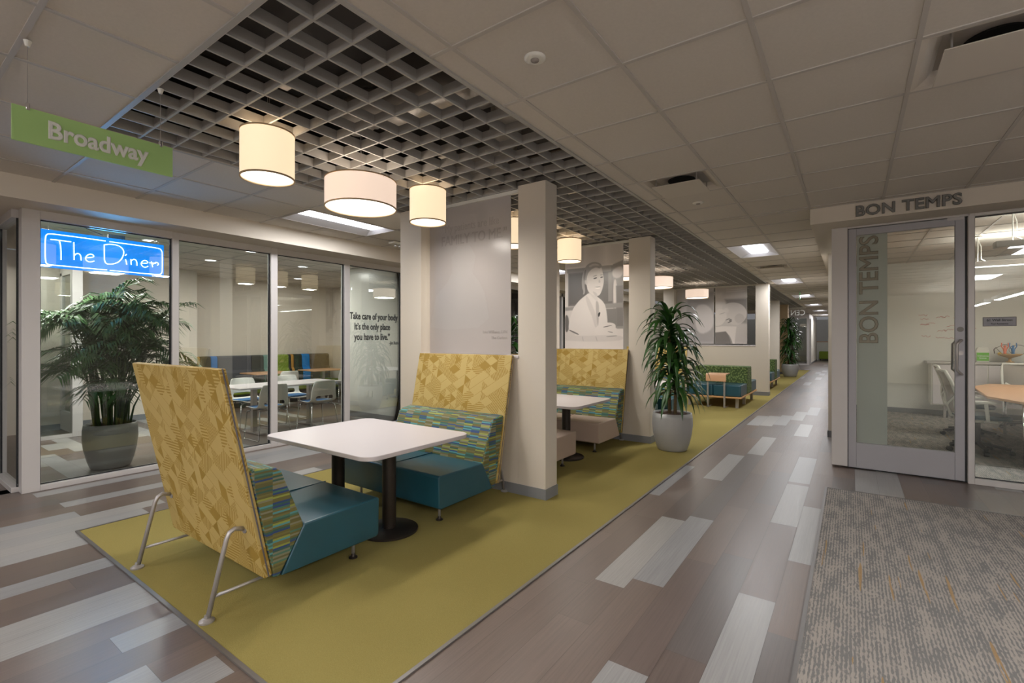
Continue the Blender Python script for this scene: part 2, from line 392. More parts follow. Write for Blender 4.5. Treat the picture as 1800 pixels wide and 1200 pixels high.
# ------------------------------------------------------------------ floor
random.seed(11)
RUG = (-4.74, -1.57, 1.035, 26.2); CPT = (-0.19, 7.0, -7.0, 5.56)
DARK = [S(108,94,86), S(103,90,83), S(113,99,91), S(102,90,84), S(100,93,90), S(106,93,87), S(110,96,88)]
LIGHT = [S(152,151,150), S(146,146,147), S(157,155,152)]
def floor_planks():
    mb = MB(); w = 0.185
    ex = {}   # explicit pale planks: column -> [(y0,y1)]
    def P(x, y0, y1, light=True):
        k = int(math.floor((-0.34-x)/w)) ; ex.setdefault(k, []).append((y0, y1, light))
    P(-1.18,2.64,3.90); P(-0.99,2.78,4.04); P(-0.43,1.75,2.98); P(-0.81,0.78,2.01)
    P(-1.18,5.22,6.50); P(-1.0,6.66,7.95); P(-0.43,4.27,5.51); P(-0.27,3.60,4.85); P(-0.43,5.6,6.85); P(-1.53,4.39,5.63)
    P(0.13,5.54,6.56)
    P(-5.7,1.11,2.35); P(-5.21,-0.1,1.134); P(-4.86,0.25,1.49); P(-4.49,-0.2,1.035); P(-3.94,-0.2,1.035)
    P(-3.4,-0.2,1.035); P(-3.22,-0.1,1.035); P(-2.85,0.75,1.035); P(-2.48,-0.4,0.785); P(-2.3,-0.2,0.993)
    P(-4.95,1.9,3.1); P(-5.9,2.6,3.8); P(-5.5,4.1,5.3); P(-5.1,5.2,6.4); P(-4.9,4.0,5.2); P(-0.6,8.3,9.5); P(-0.8,9.9,11.1); P(-1.3,8.9,10.1)
    kmin = int(math.floor((-0.34-7.2)/w)); kmax = int(math.floor((-0.34+6.46)/w))
    for k in range(kmin, kmax+1):
        x1 = -0.34-k*w; x0 = x1-w
        if x0 > 7: continue
        segs = sorted(ex.get(k, [])); y = -7.2-random.random()*1.2; out = []
        def fill(a, b):
            yy = a
            while yy < b-1e-4:
                ye = min(b, yy+1.235)
                if b-ye < 0.3: ye = b
                pl = 0.08 if yy > 1.0 else (0.06 if x0 < -2 else 0.0)
                if yy > 7: pl = 0.07
                if -2.2 < x0 < -0.3 and yy < 6: pl = 0.0
                out.append((yy, ye, random.random() < pl)); yy = ye
        for (a, b, l) in segs:
            fill(y, a); out.append((a, b, True)); y = b
        fill(y, 46)
        for (a, b, l) in out:
            c = random.choice(LIGHT if l else DARK)
            mb.quad(x0+0.0006, x1-0.0006, a+0.0006, b-0.0006, 0.0, c)
    mb.quad(-6.5, 7, -7, 46, -0.002, S(70,62,60))
    return mb.build('floor', M['plank_y'], kind='structure')
floor_planks()
def diner_planks():
    mb = MB(); w = 0.185; random.seed(5)
    rows = int((13+8)/w)
    exd = {0: [(-8.2,-6.95)], 1: [(-9.0,-8.5), (-7.6,-6.46)]}
    for k in range(-46, 50):
        y0 = 1.37+k*w; y1 = y0+w
        if y0 > 7.6: break
        x = -13-random.random(); cuts = []
        while x < -6.46:
            xe = x+1.235; cuts.append((x, min(xe,-6.46))); x = xe
        for (a, b) in cuts:
            l = random.random() < 0.2
            mb.quad(a+0.0008, b-0.0008, y0+0.0008, y1-0.0008, 0.0, random.choice(LIGHT if l else DARK))
        for (a, b) in exd.get(k, []):
            mb.quad(a, b, y0+0.0008, y1-0.0008, 0.0006, LIGHT[0])
    mb.quad(-13, -6.46, -7, 7.6, -0.002, S(70,62,60))
    return mb.build('floor.001', M['plank_x'], kind='structure')
diner_planks()

rug = thing('carpet_runner', 'yellow green carpet strip running under the booths beside the corridor', 'carpet', ((RUG[0]+RUG[1])/2, RUG[2], 0))
cx = (RUG[0]+RUG[1])/2; hw = (RUG[1]-RUG[0])/2
MB().box(-hw, hw, 0, RUG[3]-RUG[2], 0.0005, 0.006).build('pile', M['rug'], rug)
MB().box(-hw-0.02, -hw, -0.02, RUG[3]-RUG[2], 0.0005, 0.009).box(hw, hw+0.02, -0.02, RUG[3]-RUG[2], 0.0005, 0.009).box(-hw, hw, -0.02, 0, 0.0005, 0.009).build('edge_strip', M['strip'], rug)
cp = thing('carpet_area', 'grey striated carpet with mustard streaks in front of the glass door', 'carpet', (3.4, 0, 0))
MB().box(CPT[0]-3.4, CPT[1]-3.4, CPT[2], CPT[3], 0.0005, 0.007).build('pile', M['carpet'], cp)
MB().box(CPT[0]-0.02-3.4, CPT[0]-3.4, CPT[2], CPT[3]+0.02, 0.0005, 0.009).box(CPT[0]-3.4, CPT[1]-3.4, CPT[3], CPT[3]+0.02, 0.0005, 0.009).build('edge_strip', M['strip'], cp)
MB().quad(-0.1, 7, 6.6, 12.2, 0.0065).build('floor.002', M['carpet'], kind='structure')

# ------------------------------------------------------------------ ceiling
CZ = 2.88; T = 0.622
HOLES = []
TROFF = [(-1.601,-0.979,7.95,9.19), (-1.601,-0.979,12.93,14.17), (-1.601,-0.979,17.9,19.14), (-1.601,-0.979,22.9,24.14), (-1.601,-0.979,27.9,29.14), (-1.601,-0.979,32.9,34.14),
         (-5.49,-4.868,3.11,4.35), (-5.49,-4.868,8.08,9.32), (-5.49,-4.868,13.1,14.3), (-5.49,-4.868,-1.86,-0.62),
         (-1.601,-0.979,-2.6,-1.36), (2.13,2.752,-2.6,-1.36), (2.13,2.752,1.74,2.98)]  # the two right-hand troffers are added out of view for ambient light
def snap(v, o): return o+round((v-o)/T)*T
TROFF = [(x0, x0+T, snap(y0, 2.36), snap(y0, 2.36)+2*T) for (x0,x1,y0,y1) in TROFF]
DIFFS = [(-1.601,-0.979,snap(4.25,2.36)), (0.264,0.886,snap(2.98,2.36)), (-1.601,-0.979,snap(10.2,2.36)), (-1.601,-0.979,snap(19.5,2.36))]
for (x0,x1,y0,y1) in TROFF: HOLES.append((x0,x1,y0,y1))
for (x0,x1,y0) in DIFFS: HOLES.append((x0,x0+T,y0,y0+T))
GX0, GX1, GY0, GY1 = -4.163, -1.765, 1.03, 26.2
def ceiling():
    tl = MB(); tb = MB(); w = 0.0115; seen = set()
    def region(xs, ys):
        for i in range(len(xs)-1):
            for j in range(len(ys)-1):
                a, b, c, d = xs[i], xs[i+1], ys[j], ys[j+1]; mx, my = (a+b)/2, (c+d)/2
                if any(h[0] < mx < h[1] and h[2] < my < h[3] for h in HOLES): continue
                tl.quad(a, b, c, d, CZ+0.006, down=True)
                for xx in (a, b):
                    key = ('v', round(xx,2), round(c,2))
                    if key not in seen: seen.add(key); tb.box(xx-w, xx+w, c+w, d-w, CZ, CZ+0.0062)
                for yy in (c, d):
                    key = ('h', round(a,2), round(yy,2))
                    if key not in seen: seen.add(key); tb.box(a+w, b-w, yy-w, yy+w, CZ, CZ+0.0062)
                for xx in (a, b):
                    for yy in (c, d):
                        key = ('n', round(xx,2), round(yy,2))
                        if key not in seen: seen.add(key); tb.box(xx-w, xx+w, yy-w, yy+w, CZ, CZ+0.0062)
    Y0 = 2.36-T*15
    ys = [Y0+T*k for k in range(0, 70)]
    ysF = [y for y in ys if y < GY0-0.05]+[GY0]
    ysG = [GY0]+[y for y in ys if GY0+0.05 < y < GY1-0.05]+[GY1]
    ysB = [GY1]+[y for y in ys if y > GY1+0.05]
    # right part
    xsR = [-1.601+T*k for k in range(0, 3)]
    ysN = [y for y in ys if y < 6.1]+[6.19]; ysFar = [6.19]+[y for y in ys if y > 6.24]
    region([-1.601, -0.979, -0.37], ysN+[y for y in ysFar if y > 6.2])
    region([-0.37, 0.264]+[0.264+T*k for k in range(1, 11)], ysN)
    region([GX1, -1.601], ysG)
    region([-6.0]+[-5.49+T*k for k in range(0, 2)]+[-4.868+0.001], ys[:60]) if False else None
    xl = [-5.95, -5.49, -4.868, GX0]
    region(xl, ys[:60])
    region([GX0, -3.467, -2.845, -2.223, -1.601], ysF)
    region([GX0, -3.467, -2.845, -2.223, -1.601], ysB[:20])
    a = tl.build('ceiling', M['tile'], kind='structure')
    tb.build('ceiling_bars', M['tbar'], a)
    return a
ceiling()
def coffer():
    mb = MB(); g = 0.2085; h = 0.068; t = 0.006
    x = GX1-g; xs = []
    while x > GX0+0.02: xs.append(x); x -= g
    for x in xs: mb.box(x-t, x+t, GY0, GY1, CZ+0.002, CZ+h)
    y = 1.229; 
    while y < GY1:
        mb.box(GX0, GX1, y-t, y+t, CZ+0.003, CZ+h-0.002); y += g
    for (a,b,c,d) in ((GX0-0.02,GX0+0.006,GY0-0.02,GY1),(GX1-0.006,GX1+0.02,GY0-0.02,GY1),(GX0,GX1,GY0-0.02,GY0+0.006),(GX0,GX1,GY1-0.006,GY1+0.02)):
        mb.box(a,b,c,d,CZ-0.003,CZ+h+0.05)
    r = mb.build('ceiling_grid', M['coffer'], kind='structure')
    p = MB()
    p.quad(GX0-1.6, GX1+1.6, GY0-1.6, GY1+1, 3.75, down=True)
    p.box(GX0-1.62, GX0-1.6, GY0-1.6, GY1+1, 2.9, 3.75).box(GX1+1.6, GX1+1.62, GY0-1.6, GY1+1, 2.9, 3.75)
    p.box(GX0-1.6, GX1+1.6, GY0-1.62, GY0-1.6, 2.9, 3.75).box(GX0-1.6, GX1+1.6, GY1+1, GY1+1.02, 2.9, 3.75)
    p.build('ceiling_deck', M['plenum'], kind='structure')
coffer()
random.seed(3)
def flex(name, pts, r, label):
    d = thing(name, label, 'duct', pts[0], 0, 'ducts above the open ceiling grid'); mb = MB(); o = Vector(pts[0])
    # ribbed tube
    P = [Vector(p)-o for p in pts]; path = []
    for i in range(len(P)-1):
        n = 28
        for k in range(n): path.append(P[i].lerp(P[i+1], k/n))
    path.append(P[-1]); m = len(path)
    for i, p in enumerate(path): p.z += 0.03*math.sin(i*0.4)
    rings = []; q = 12
    for i in range(m):
        dd = (path[min(i+1, m-1)]-path[max(i-1, 0)]).normalized(); a = dd.cross(Vector((0,0,1))).normalized(); b = a.cross(dd)
        rr = r*(1+0.06*(i % 2)+0.05*random.random())
        rings += [path[i]+a*rr*math.cos(2*PI*k/q)+b*rr*math.sin(2*PI*k/q) for k in range(q)]
    fs = [(i*q+k, i*q+(k+1) % q, (i+1)*q+(k+1) % q, (i+1)*q+k) for i in range(m-1) for k in range(q)]
    mb.add(rings, fs); mb.build('duct_wall', M['duct'], d, smooth=True)
flex('flexible_duct', [(-0.9,2.2,3.33),(-2.2,2.75,3.36),(-3.6,2.6,3.4)], 0.15, 'foil flexible duct above the grid, nearest the pendants')
flex('flexible_duct', [(-0.9,3.6,3.3),(-2.3,3.2,3.42),(-2.9,3.9,3.4),(-5.2,4.2,3.4)], 0.14, 'foil flexible duct above the grid over the first partition')
flex('flexible_duct', [(-0.9,5.6,3.3),(-2.4,5.3,3.36),(-4.8,5.6,3.4)], 0.14, 'foil flexible duct above the grid over the second booth bay')
pp = MB()
for (x, z) in ((-3.75,3.45),(-2.35,3.5)): pp.tube([(x,-0.4,z),(x,27,z)], 0.02, 8)
for y in (1.75,4.6,8.2,11.6): pp.tube([(-5.6,y,3.55),(-0.3,y,3.55)], 0.014, 6)
tag(pp.build('sprinkler_pipe', M['blackmetal']), 'thin dark pipes crossing above the open ceiling grid', 'pipe')
for i, (x, y) in enumerate(((-3.05,1.70),(-3.05,3.25),(-3.05,5.95))):
    b = MB().box(x-0.07,x+0.07,y-0.05,y+0.05,3.13,3.19).build('junction_box', M['steel'], bevel=0.004)
    tag(b, ('small metal box above the grid over the nearest pendant', 'small metal box above the grid over the third pendant', 'small metal box above the grid in the second bay')[i], 'electrical box', 'junction boxes above the grid')

def troffer(i, x0, x1, y0, y1, label, power):
    cx_, cy_ = (x0+x1)/2, (y0+y1)/2
    t = thing('ceiling_light', label, 'light', (cx_, cy_, CZ), 0, 'recessed troffer lights')
    hx, hy = (x1-x0)/2, (y1-y0)/2
    fr = MB(); fr.box(-hx,-hx+0.015,-hy,hy,-0.004,0.012).box(hx-0.015,hx,-hy,hy,-0.004,0.012).box(-hx,hx,-hy,-hy+0.015,-0.004,0.012).box(-hx,hx,hy-0.015,hy,-0.004,0.012)
    fr.build('frame', M['tbar'], t)
    rf = MB(); z1 = 0.075; a = hx-0.015; b = 0.13
    for s in (-1, 1):
        vs = [(s*a,-hy+0.015,0.0),(s*b,-hy+0.06,z1),(s*b,hy-0.06,z1),(s*a,hy-0.015,0.0)]; rf.add(vs, [(0,1,2,3)])
    for s in (-1, 1):
        rf.add([(-a,s*(hy-0.015),0.0),(a,s*(hy-0.015),0.0),(b,s*(hy-0.06),z1),(-b,s*(hy-0.06),z1)], [(0,1,2,3)])
    rf.box(-hx,hx,-hy,hy,z1+0.002,z1+0.006)
    rf.build('reflector', M['reflector'], t)
    MB().box(-b, b, -hy+0.06, hy-0.06, z1-0.03, z1).build('lens', M['lens'], t, bevel=0.02)
    area('lamp', (0, 0, -0.012), 0.5, 1.1, power, (0.98, 0.98, 1.0), t)
TL = ['recessed troffer light over the corridor, nearest past the first vent', 'second recessed troffer light down the corridor', 'third recessed troffer light down the corridor', 'fourth recessed troffer light down the corridor',
      'fifth recessed troffer light down the corridor', 'farthest recessed troffer light of the corridor', 'recessed troffer light beside the glass room soffit, behind the wide pendant', 'recessed troffer light on the left aisle seen past the second partition',
      'recessed troffer light far along the left aisle', 'recessed troffer light on the left aisle behind the viewer', 'recessed troffer light over the corridor behind the viewer', 'added troffer light over the open carpet behind the viewer', 'added unseen troffer light over the grey carpet at the right']
for i, (r, l) in enumerate(zip(TROFF, TL)):
    troffer(i, *r, l, P_TROFFER)

def diffuser(x0, y0, label):
    t = thing('air_diffuser', label, 'air vent', (x0+T/2, y0+T/2, CZ), 0, 'square ceiling air diffusers'); h = T/2
    mb = MB(); prof = [(h-0.005,0.0),(h-0.04,0.008),(h-0.075,0.03),(h-0.1,0.055)]
    for a, b in zip(prof[:-1], prof[1:]):
        for k in range(4):
            c, s = round(math.cos(k*PI/2)), round(math.sin(k*PI/2))
            R_ = lambda x, y, z: (x*c-y*s, x*s+y*c, z)
            mb.add([R_(-a[0],a[0],a[1]), R_(a[0],a[0],a[1]), R_(b[0],b[0],b[1]), R_(-b[0],b[0],b[1])], [(0,1,2,3)])
    mb.build('cone', M['pvent'], t)
    MB().box(-h+0.1,h-0.1,-h+0.1,h-0.1,0.055,0.06).build('duct_back', M['tbar'], t)
    MB().cyl(0,0,0.045,0.054,0.12).build('duct_shade_disc', M['hole_shade'], t)  # black disc stands in for the shade inside the duct mouth
    MB().box(-0.21,0.21,-0.21,0.21,-0.038,-0.032).build('panel', M['pvent'], t, bevel=0.003)
    for (a, b) in ((-0.18,-0.18),(0.18,-0.18),(-0.18,0.18),(0.18,0.18)): MB().cyl(a,b,-0.032,0.055,0.005,8).build('bracket', M['steel'], t)
diffuser(DIFFS[0][0], DIFFS[0][2], 'square air diffuser beside the open grid, nearest in the corridor')
diffuser(DIFFS[1][0], DIFFS[1][2], 'large looking square air diffuser at the top right')
diffuser(DIFFS[2][0], DIFFS[2][2], 'square air diffuser between the first two corridor lights')
diffuser(DIFFS[3][0], DIFFS[3][2], 'small looking square air diffuser far down the corridor')
for (x, y, l) in ((-1.316,2.05,'round white ceiling sensor nearest the viewer'), (-1.314,5.22,'round white ceiling sensor past the corridor air vent')):
    t = thing('ceiling_sensor', l, 'sensor', (x,y,CZ+0.006), 0, 'round ceiling sensors')
    MB().lathe([(0.055,0),(0.055,-0.006),(0.04,-0.012),(0.0,-0.012)]).build('ring', M['white_plastic'], t, smooth=True)
    MB().lathe([(0.022,-0.012),(0.020,-0.018),(0,-0.02)]).build('lens_cap', M['mesh'], t, smooth=True)
t = thing('emergency_light', 'small emergency light under the ceiling beside the left soffit', 'emergency light', (-5.45,4.75,CZ-0.002))
MB().box(-0.06,0.06,-0.13,0.13,-0.035,0).build('housing', M['white_plastic'], t, bevel=0.008)
MB().lathe([(0.0,-0.075),(0.022,-0.07),(0.03,-0.05),(0.012,-0.035)],0,-0.04,16).build('lamp_head', M['chrome'], t, smooth=True)
MB().lathe([(0.0,-0.075),(0.022,-0.07),(0.03,-0.05),(0.012,-0.035)],0,0.04,16).build('lamp_head', M['chrome'], t, smooth=True)
t = thing('exit_sign', 'edge lit exit sign hanging from the corridor ceiling', 'sign', (-1.25,16.6,CZ))
MB().box(-0.02,0.02,-0.15,0.15,-0.04,0).build('housing', M['steel'], t)
MB().box(-0.006,0.006,-0.14,0.14,-0.25,-0.04).build('plate', mat('green_acrylic', S(120,150,120),0.2, emit=S(60,190,90), es=0.15), t)

# direct / indirect linear pendants of the open office beside and behind the viewer; the left one is added to brighten the ceiling
for i, (x, y, l_) in enumerate(((2.7,-0.6,'linear pendant over the open office right of the viewer'), (2.7,-4.4,'linear pendant over the open office behind the viewer, right'), (-2.6,-3.6,'added linear pendant behind the viewer, left, brightening the ceiling'))):
    t = thing('linear_pendant', l_, 'light', (x,y,2.35), 0, 'linear pendants of the open office')
    MB().box(-0.08,0.08,-1.5,1.5,0,0.075).build('housing', M['alu'], t, bevel=0.008)
    MB().box(-0.06,0.06,-1.46,1.46,-0.003,0).build('lens', M['lens'], t)
    MB().tube([(0,-1.2,0.075),(0,-1.2,0.53)],0.004,6).build('stem', M['steel'], t); MB().tube([(0,1.2,0.075),(0,1.2,0.53)],0.004,6).build('stem', M['steel'], t)
    area('lamp', (0,0,-0.01), 0.12, 2.8, P_OFFICE*0.25, (1,0.985,0.98), t)
    area('lamp', (0,0,0.08), 0.12, 2.8, P_OFFICE, (1,0.985,0.98), t, (PI,0,0))
# ------------------------------------------------------------------ pendants
def pendant(x, y, R, h, zb, label, big=False, power=9):
    t = thing('pendant_lamp', label, 'lamp', (x, y, zb), 0, 'drum pendant lamps over the booths')
    sh = MB(); n = 48; r2 = R-0.004
    sh.lathe([(R,0.0),(R,h)], n=n); sh.lathe([(r2,h),(r2,0.0)], n=n)
    sh.build('lamp_shade', M['shade_l' if big else 'shade'], t, smooth=True)
    for z in (0.0, h): MB().lathe([(R+0.003,z-0.005),(R+0.003,z+0.005),(R-0.006,z+0.005),(R-0.006,z-0.005),(R+0.003,z-0.005)], n=n).build('rim', M['shade_rim'], t, smooth=True)
    MB().lathe([(R-0.006,0.012),(0.0,0.012)], n=n).lathe([(0.0,0.016),(R-0.006,0.016)], n=n).build('diffuser', M['diffuser'], t)
    sp = MB()
    for k in range(3): sp.tube([(0,0,h-0.01),(R*math.cos(k*2.094),R*math.sin(k*2.094),h-0.01)], 0.003, 6)
    sp.cyl(0,0,h-0.03,h+0.02,0.015,12)
    sp.build('spider', M['steel'], t)
    zc = 3.13-zb
    MB().tube([(0,0,h),(0,0,zc)], 0.0022, 6).tube([(0.03,0.0,h),(0.02,0,zc)],0.001,5).tube([(-0.03,0.02,h),(-0.02,0.01,zc)],0.001,5).build('cord', M['steel'], t)
    MB().lathe([(0,zc-0.012),(0.05,zc-0.008),(0.055,zc+0.02),(0,zc+0.02)], n=20).build('canopy', M['chrome'], t, smooth=True)
    area('bulb', (0,0,-0.01), R*1.3, R*1.3, power, (1.0,0.93,0.84), t)
    l = bpy.data.lights.new('bulb', 'POINT'); l.energy = power*0.14; l.color = (1.0,0.88,0.74); l.shadow_soft_size = 0.05
    o = bpy.data.objects.new('bulb', l); COL.objects.link(o); o.location = (0,0,h*0.6); o.parent = t
PX = -3.20
for (y, big, lab) in ((1.66,0,'tall cream drum pendant nearest the green hanging sign'), (2.41,1,'wide shallow white drum pendant between two tall ones over the front booth'),
        (3.15,0,'tall cream drum pendant in front of the first partition panel'), (4.53,0,'tall cream drum pendant just behind the first partition panel'),
        (5.19,0,'tall cream drum pendant mostly hidden by the first partition pillar'), (5.87,0,'tall cream drum pendant in front of the portrait panel'),
        (7.9,1,'wide drum pendant seen in the gap beside the portrait panel'), (9.66,1,'wide white drum pendant beside the second partition pillar'),
        (12.6,1,'wide cream drum pendant above the tall plant, by the reading photo'), (16.0,1,'wide drum pendant glimpsed through the gap of the third partition')):
    if big: pendant(PX, y, 0.275, 0.212, 2.497, lab, True, P_PEND_L)
    else: pendant(PX, y, 0.166, 0.300, 2.530, lab, False, P_PEND_S)

# ------------------------------------------------------------------ left side: soffit, storefront, diner room
sf = MB().box(-9.3,-5.93,-7,0.79,2.68,2.9).box(-6.46,-5.93,0.79,16,2.68,2.9).box(-13,-6.46,0.79,0.96,2.68,2.9)
sf.build('wall_soffit_left', M['wall'], kind='structure')
XG = -6.38
MB().box(-13,-6.46,0.96,7.7,2.78,2.86).build('ceiling_diner', M['tile'], kind='structure')
mb = MB()
for x in [-6.46-T*k for k in range(0,11)]: mb.box(x-0.012,x+0.012,0.96,7.6,2.775,2.779)
for y in [1.2+T*k for k in range(0,11)]: mb.box(-13,-6.46,y-0.012,y+0.012,2.774,2.778)
mb.build('trim_1', M['tbar'], kind='structure')
def storefront(n, y0, y1, m0, m1, X=XG, tint='glass', deep=0.09):
    """one bay of aluminium framed glass between y0 and y1 on the plane x = X"""
    w = struct('window_%d' % n); d = deep/2
    f = MB(); f.box(X-d,X+d,y0,y0+m0,0,2.68); f.box(X-d,X+d,y1-m1,y1,0,2.68) if m1 else None
    f.box(X-d,X+d,y0+m0,y1-m1,0,0.05).box(X-d,X+d,y0+m0,y1-m1,2.60,2.68)
    f.build('window_frame', M['alu'], w, bevel=0.003)
    g = MB(); a = y0+m0; b = y1-m1
    for (p,q,r,s) in ((a,a+0.012,0.05,2.60),(b-0.012,b,0.05,2.60),(a,b,0.05,0.058),(a,b,2.592,2.60)): g.box(X-0.012,X+0.012,p,q,r,s)
    g.build('gasket', M['gasket'], w)
    MB().box(X-0.003,X+0.003,a,b,0.05,2.6).build('pane', M[tint], w)
    return w
storefront(1, 0.97, 2.19, 0.127, 0.0, deep=0.13)
storefront(2, 2.19, 3.33, 0.068, 0.0)
storefront(3, 3.33, 4.473, 0.092, 0.0)
storefront(4, 4.473, 5.67, 0.092, 0.06)
w5 = struct('window_5')
MB().box(-7.25,-6.44,0.92,1.01,0,0.05).box(-7.25,-6.44,0.92,1.01,2.6,2.68).box(-7.33,-7.25,0.92,1.01,0,2.68).box(-9.2,-7.33,0.92,1.01,0,0.05).box(-9.2,-7.33,0.92,1.01,2.6,2.68).box(-9.3,-9.2,0.92,1.01,0,2.68).build('window_frame', M['alu'], w5, bevel=0.003)
MB().box(-7.25,-7.238,0.955,0.985,0.05,2.6).box(-6.455,-6.443,0.955,0.985,0.05,2.6).build('gasket', M['gasket'], w5)
MB().box(-7.25,-6.44,0.963,0.969,0.05,2.6).box(-9.2,-7.33,0.963,0.969,0.05,2.6).build('pane', M['glass'], w5)
# walls of the diner room and the rooms beyond
wl = MB().box(-10.5,-10.42,2.1,3.95,0,2.8).box(-11.15,-10.42,3.95,4.02,0,2.8).box(-11.15,-11.07,4.02,7.6,0,2.8).box(-11.15,-8.0,7.45,7.55,0,2.8).box(-10.5,-10.32,-3,2.06,0,2.8)
wl.build('wall_diner_back', M['wall'], kind='structure')
MB().box(-8.05,-6.43,5.60,5.7,0,2.8).box(-8.05,-7.97,5.7,7.45,0,2.8).build('wall_diner_side', M['wall_white'], kind='structure')
MB().box(-10.32,-10.305,0.9,2.05,0,0.1).box(-10.42,-10.405,2.1,3.95,0,0.1).box(-8.0,-6.44,5.588,5.60,0,0.1).box(-11.07,-8.0,7.438,7.45,0,0.1).build('baseboard_diner', M['base'], kind='structure')
t = thing('wall_outlet', 'pair of white wall outlets on the white wall inside the glass room', 'outlet', (-7.2,5.6,0.45))
for dx in (-0.055,0.055): MB().box(dx-0.038,dx+0.038,-0.008,0,-0.06,0.06).build('cover_plate', M['white_plastic'], t, bevel=0.003)
# glazed vestibule with door inside the diner
v = struct('door_1')
MB().box(-10.38,-10.33,2.0,2.08,0,2.78).box(-9.55,-9.42,1.98,2.1,0,2.78).box(-10.33,-9.55,2.02,2.07,0.02,0.32).box(-10.33,-10.22,2.02,2.07,0.3,2.5).box(-9.66,-9.57,2.02,2.07,0.3,2.5).box(-10.33,-9.55,2.02,2.07,2.45,2.6).build('door_frame', M['alu'], v, bevel=0.003)
MB().box(-10.22,-9.66,2.04,2.046,0.32,2.45).build('pane', M['glass'], v)
v = struct('window_6')
MB().box(-9.5,-9.42,0.97,1.98,0,0.05).box(-9.5,-9.42,0.97,1.98,2.6,2.78).build('window_frame', M['alu'], v)
MB().box(-9.463,-9.457,0.97,1.98,0.05,2.6).build('pane', M['glass'], v)
# aisle beyond: continuing left wall, with glazed green-walled room
MB().box(-6.5,-6.34,5.67,7.3,0,2.68).box(-6.5,-6.34,15.5,16,0,2.68).build('wall_left', M['wall'], kind='structure')
w = struct('window_7')
f = MB()
for y in (7.3,8.6,9.9,11.2,12.5,13.8,15.42): f.box(-6.43,-6.34,y,y+0.08,0,2.68)
f.box(-6.43,-6.34,7.3,15.5,0,0.06).box(-6.43,-6.34,7.3,15.5,2.6,2.68)
f.build('window_frame', M['alu'], w)
MB().box(-6.39,-6.384,7.38,15.42,0.06,2.6).build('pane', M['glass'], w)
MB().box(-9.5,-9.42,7.7,17,0,2.8).build('wall_green_room', mat('green_paint', S(112,128,60), 0.7), kind='structure')
MB().box(-9.5,-6.5,7.7,7.75,0,2.8).box(-9.5,-6.5,16.9,17,0,2.8).build('wall_green_room_side', M['wall'], kind='structure')
MB().quad(-9.5,-6.4,7.7,17,2.8,down=True).build('ceiling_green_room', M['tile'], kind='structure')
MB().quad(-9.5,-6.4,7.6,17,0.0).build('floor.003', M['carpet'], kind='structure')
for k, (y, c) in enumerate(((8.6,(150,190,200)),(10.2,(190,200,150)),(11.8,(170,120,90)))):
    b = MB().box(-9.41,-9.39,y,y+0.9,0.6,2.1).build('notice_board', mat('board_tint_%d' % k, S(*c), 0.6))
    tag(b, ('pale blue board on the green wall, nearest', 'pale yellow board on the green wall, middle', 'brown board on the green wall, farthest')[k], 'board', 'boards on the green wall')
# left and back outer walls of the open floor (behind the viewer)
MB().box(-13,-12.9,-7.2,8,0,3).box(-13,7.2,-7.2,-7.1,0,3).box(7.1,7.2,-7.2,6.6,0,3).build('wall_back', M['wall'], kind='structure')

# quote on the diner glass
q = thing('glass_lettering', 'dark quote lettering on the glass wall by the first partition', 'lettering', (XG+0.006, 5.06, 1.6))
RX = (PI/2, 0, PI/2)
text('text_line','Take care of your body', M['quote'], q, (0,0.01,0.17), RX, 0.148, 0.001, 0.0042, 0.68, 'CENTER')
text('text_line','It’s the only place', M['quote'], q, (0,-0.03,0.005), RX, 0.148, 0.001, 0.0042, 0.68, 'CENTER')
text('text_line','you have to live.”', M['quote'], q, (0,-0.03,-0.16), RX, 0.148, 0.001, 0.0042, 0.68, 'CENTER')
text('text_line','-Jim Rohn', M['quote'], q, (0,0.42,-0.24), RX, 0.075, 0.001, 0.0015, 0.7, 'CENTER')
text('opening_mark','“', M['quote'], q, (0,-0.545,0.17), RX, 0.148, 0.001, 0.0042, 0.68, 'CENTER')

# neon sign
NE = {'fr1': [(1.623,2.494),(1.395,2.496),(1.192,2.495),(1.166,2.482),(1.157,2.45),(1.157,2.22),(1.168,2.191),(1.192,2.186),(1.395,2.186),(1.634,2.187)],
 'fr2': [(1.656,2.492),(1.858,2.493),(2.097,2.492),(2.123,2.479),(2.135,2.447),(2.135,2.234),(2.125,2.2),(2.097,2.187),(1.858,2.186),(1.659,2.186)],
 'T1': [(1.195,2.438),(1.237,2.44),(1.348,2.439)], 'T2': [(1.26,2.437),(1.267,2.401),(1.272,2.346),(1.272,2.245)],
 'h1': [(1.369,2.439),(1.371,2.258)], 'h2': [(1.373,2.305),(1.391,2.329),(1.413,2.327),(1.424,2.303),(1.426,2.262)],
 'e1': [(1.461,2.292),(1.527,2.308),(1.524,2.33),(1.502,2.34),(1.473,2.323),(1.458,2.288),(1.468,2.261),(1.497,2.252),(1.53,2.269)],
 'D': [(1.611,2.45),(1.613,2.35),(1.615,2.252),(1.675,2.252),(1.738,2.284),(1.776,2.356),(1.779,2.424),(1.738,2.464),(1.665,2.468),(1.611,2.452)],
 'i1': [(1.794,2.325),(1.805,2.266)], 'i2': [(1.79,2.361),(1.803,2.38)], 'n1': [(1.841,2.331),(1.844,2.27)],
 'n2': [(1.845,2.314),(1.867,2.336),(1.887,2.328),(1.896,2.302),(1.896,2.266)],
 'e2': [(1.934,2.299),(1.999,2.304),(1.994,2.328),(1.965,2.336),(1.939,2.316),(1.934,2.282),(1.954,2.257),(1.982,2.258),(1.999,2.274)],
 'r1': [(2.011,2.313),(2.07,2.313)], 'r2': [(2.029,2.329),(2.043,2.268)], 'r3': [(2.046,2.303),(2.07,2.327),(2.093,2.323),(2.099,2.306),(2.087,2.294)]}
nx, ny, nz = -6.475, 1.64, 2.16
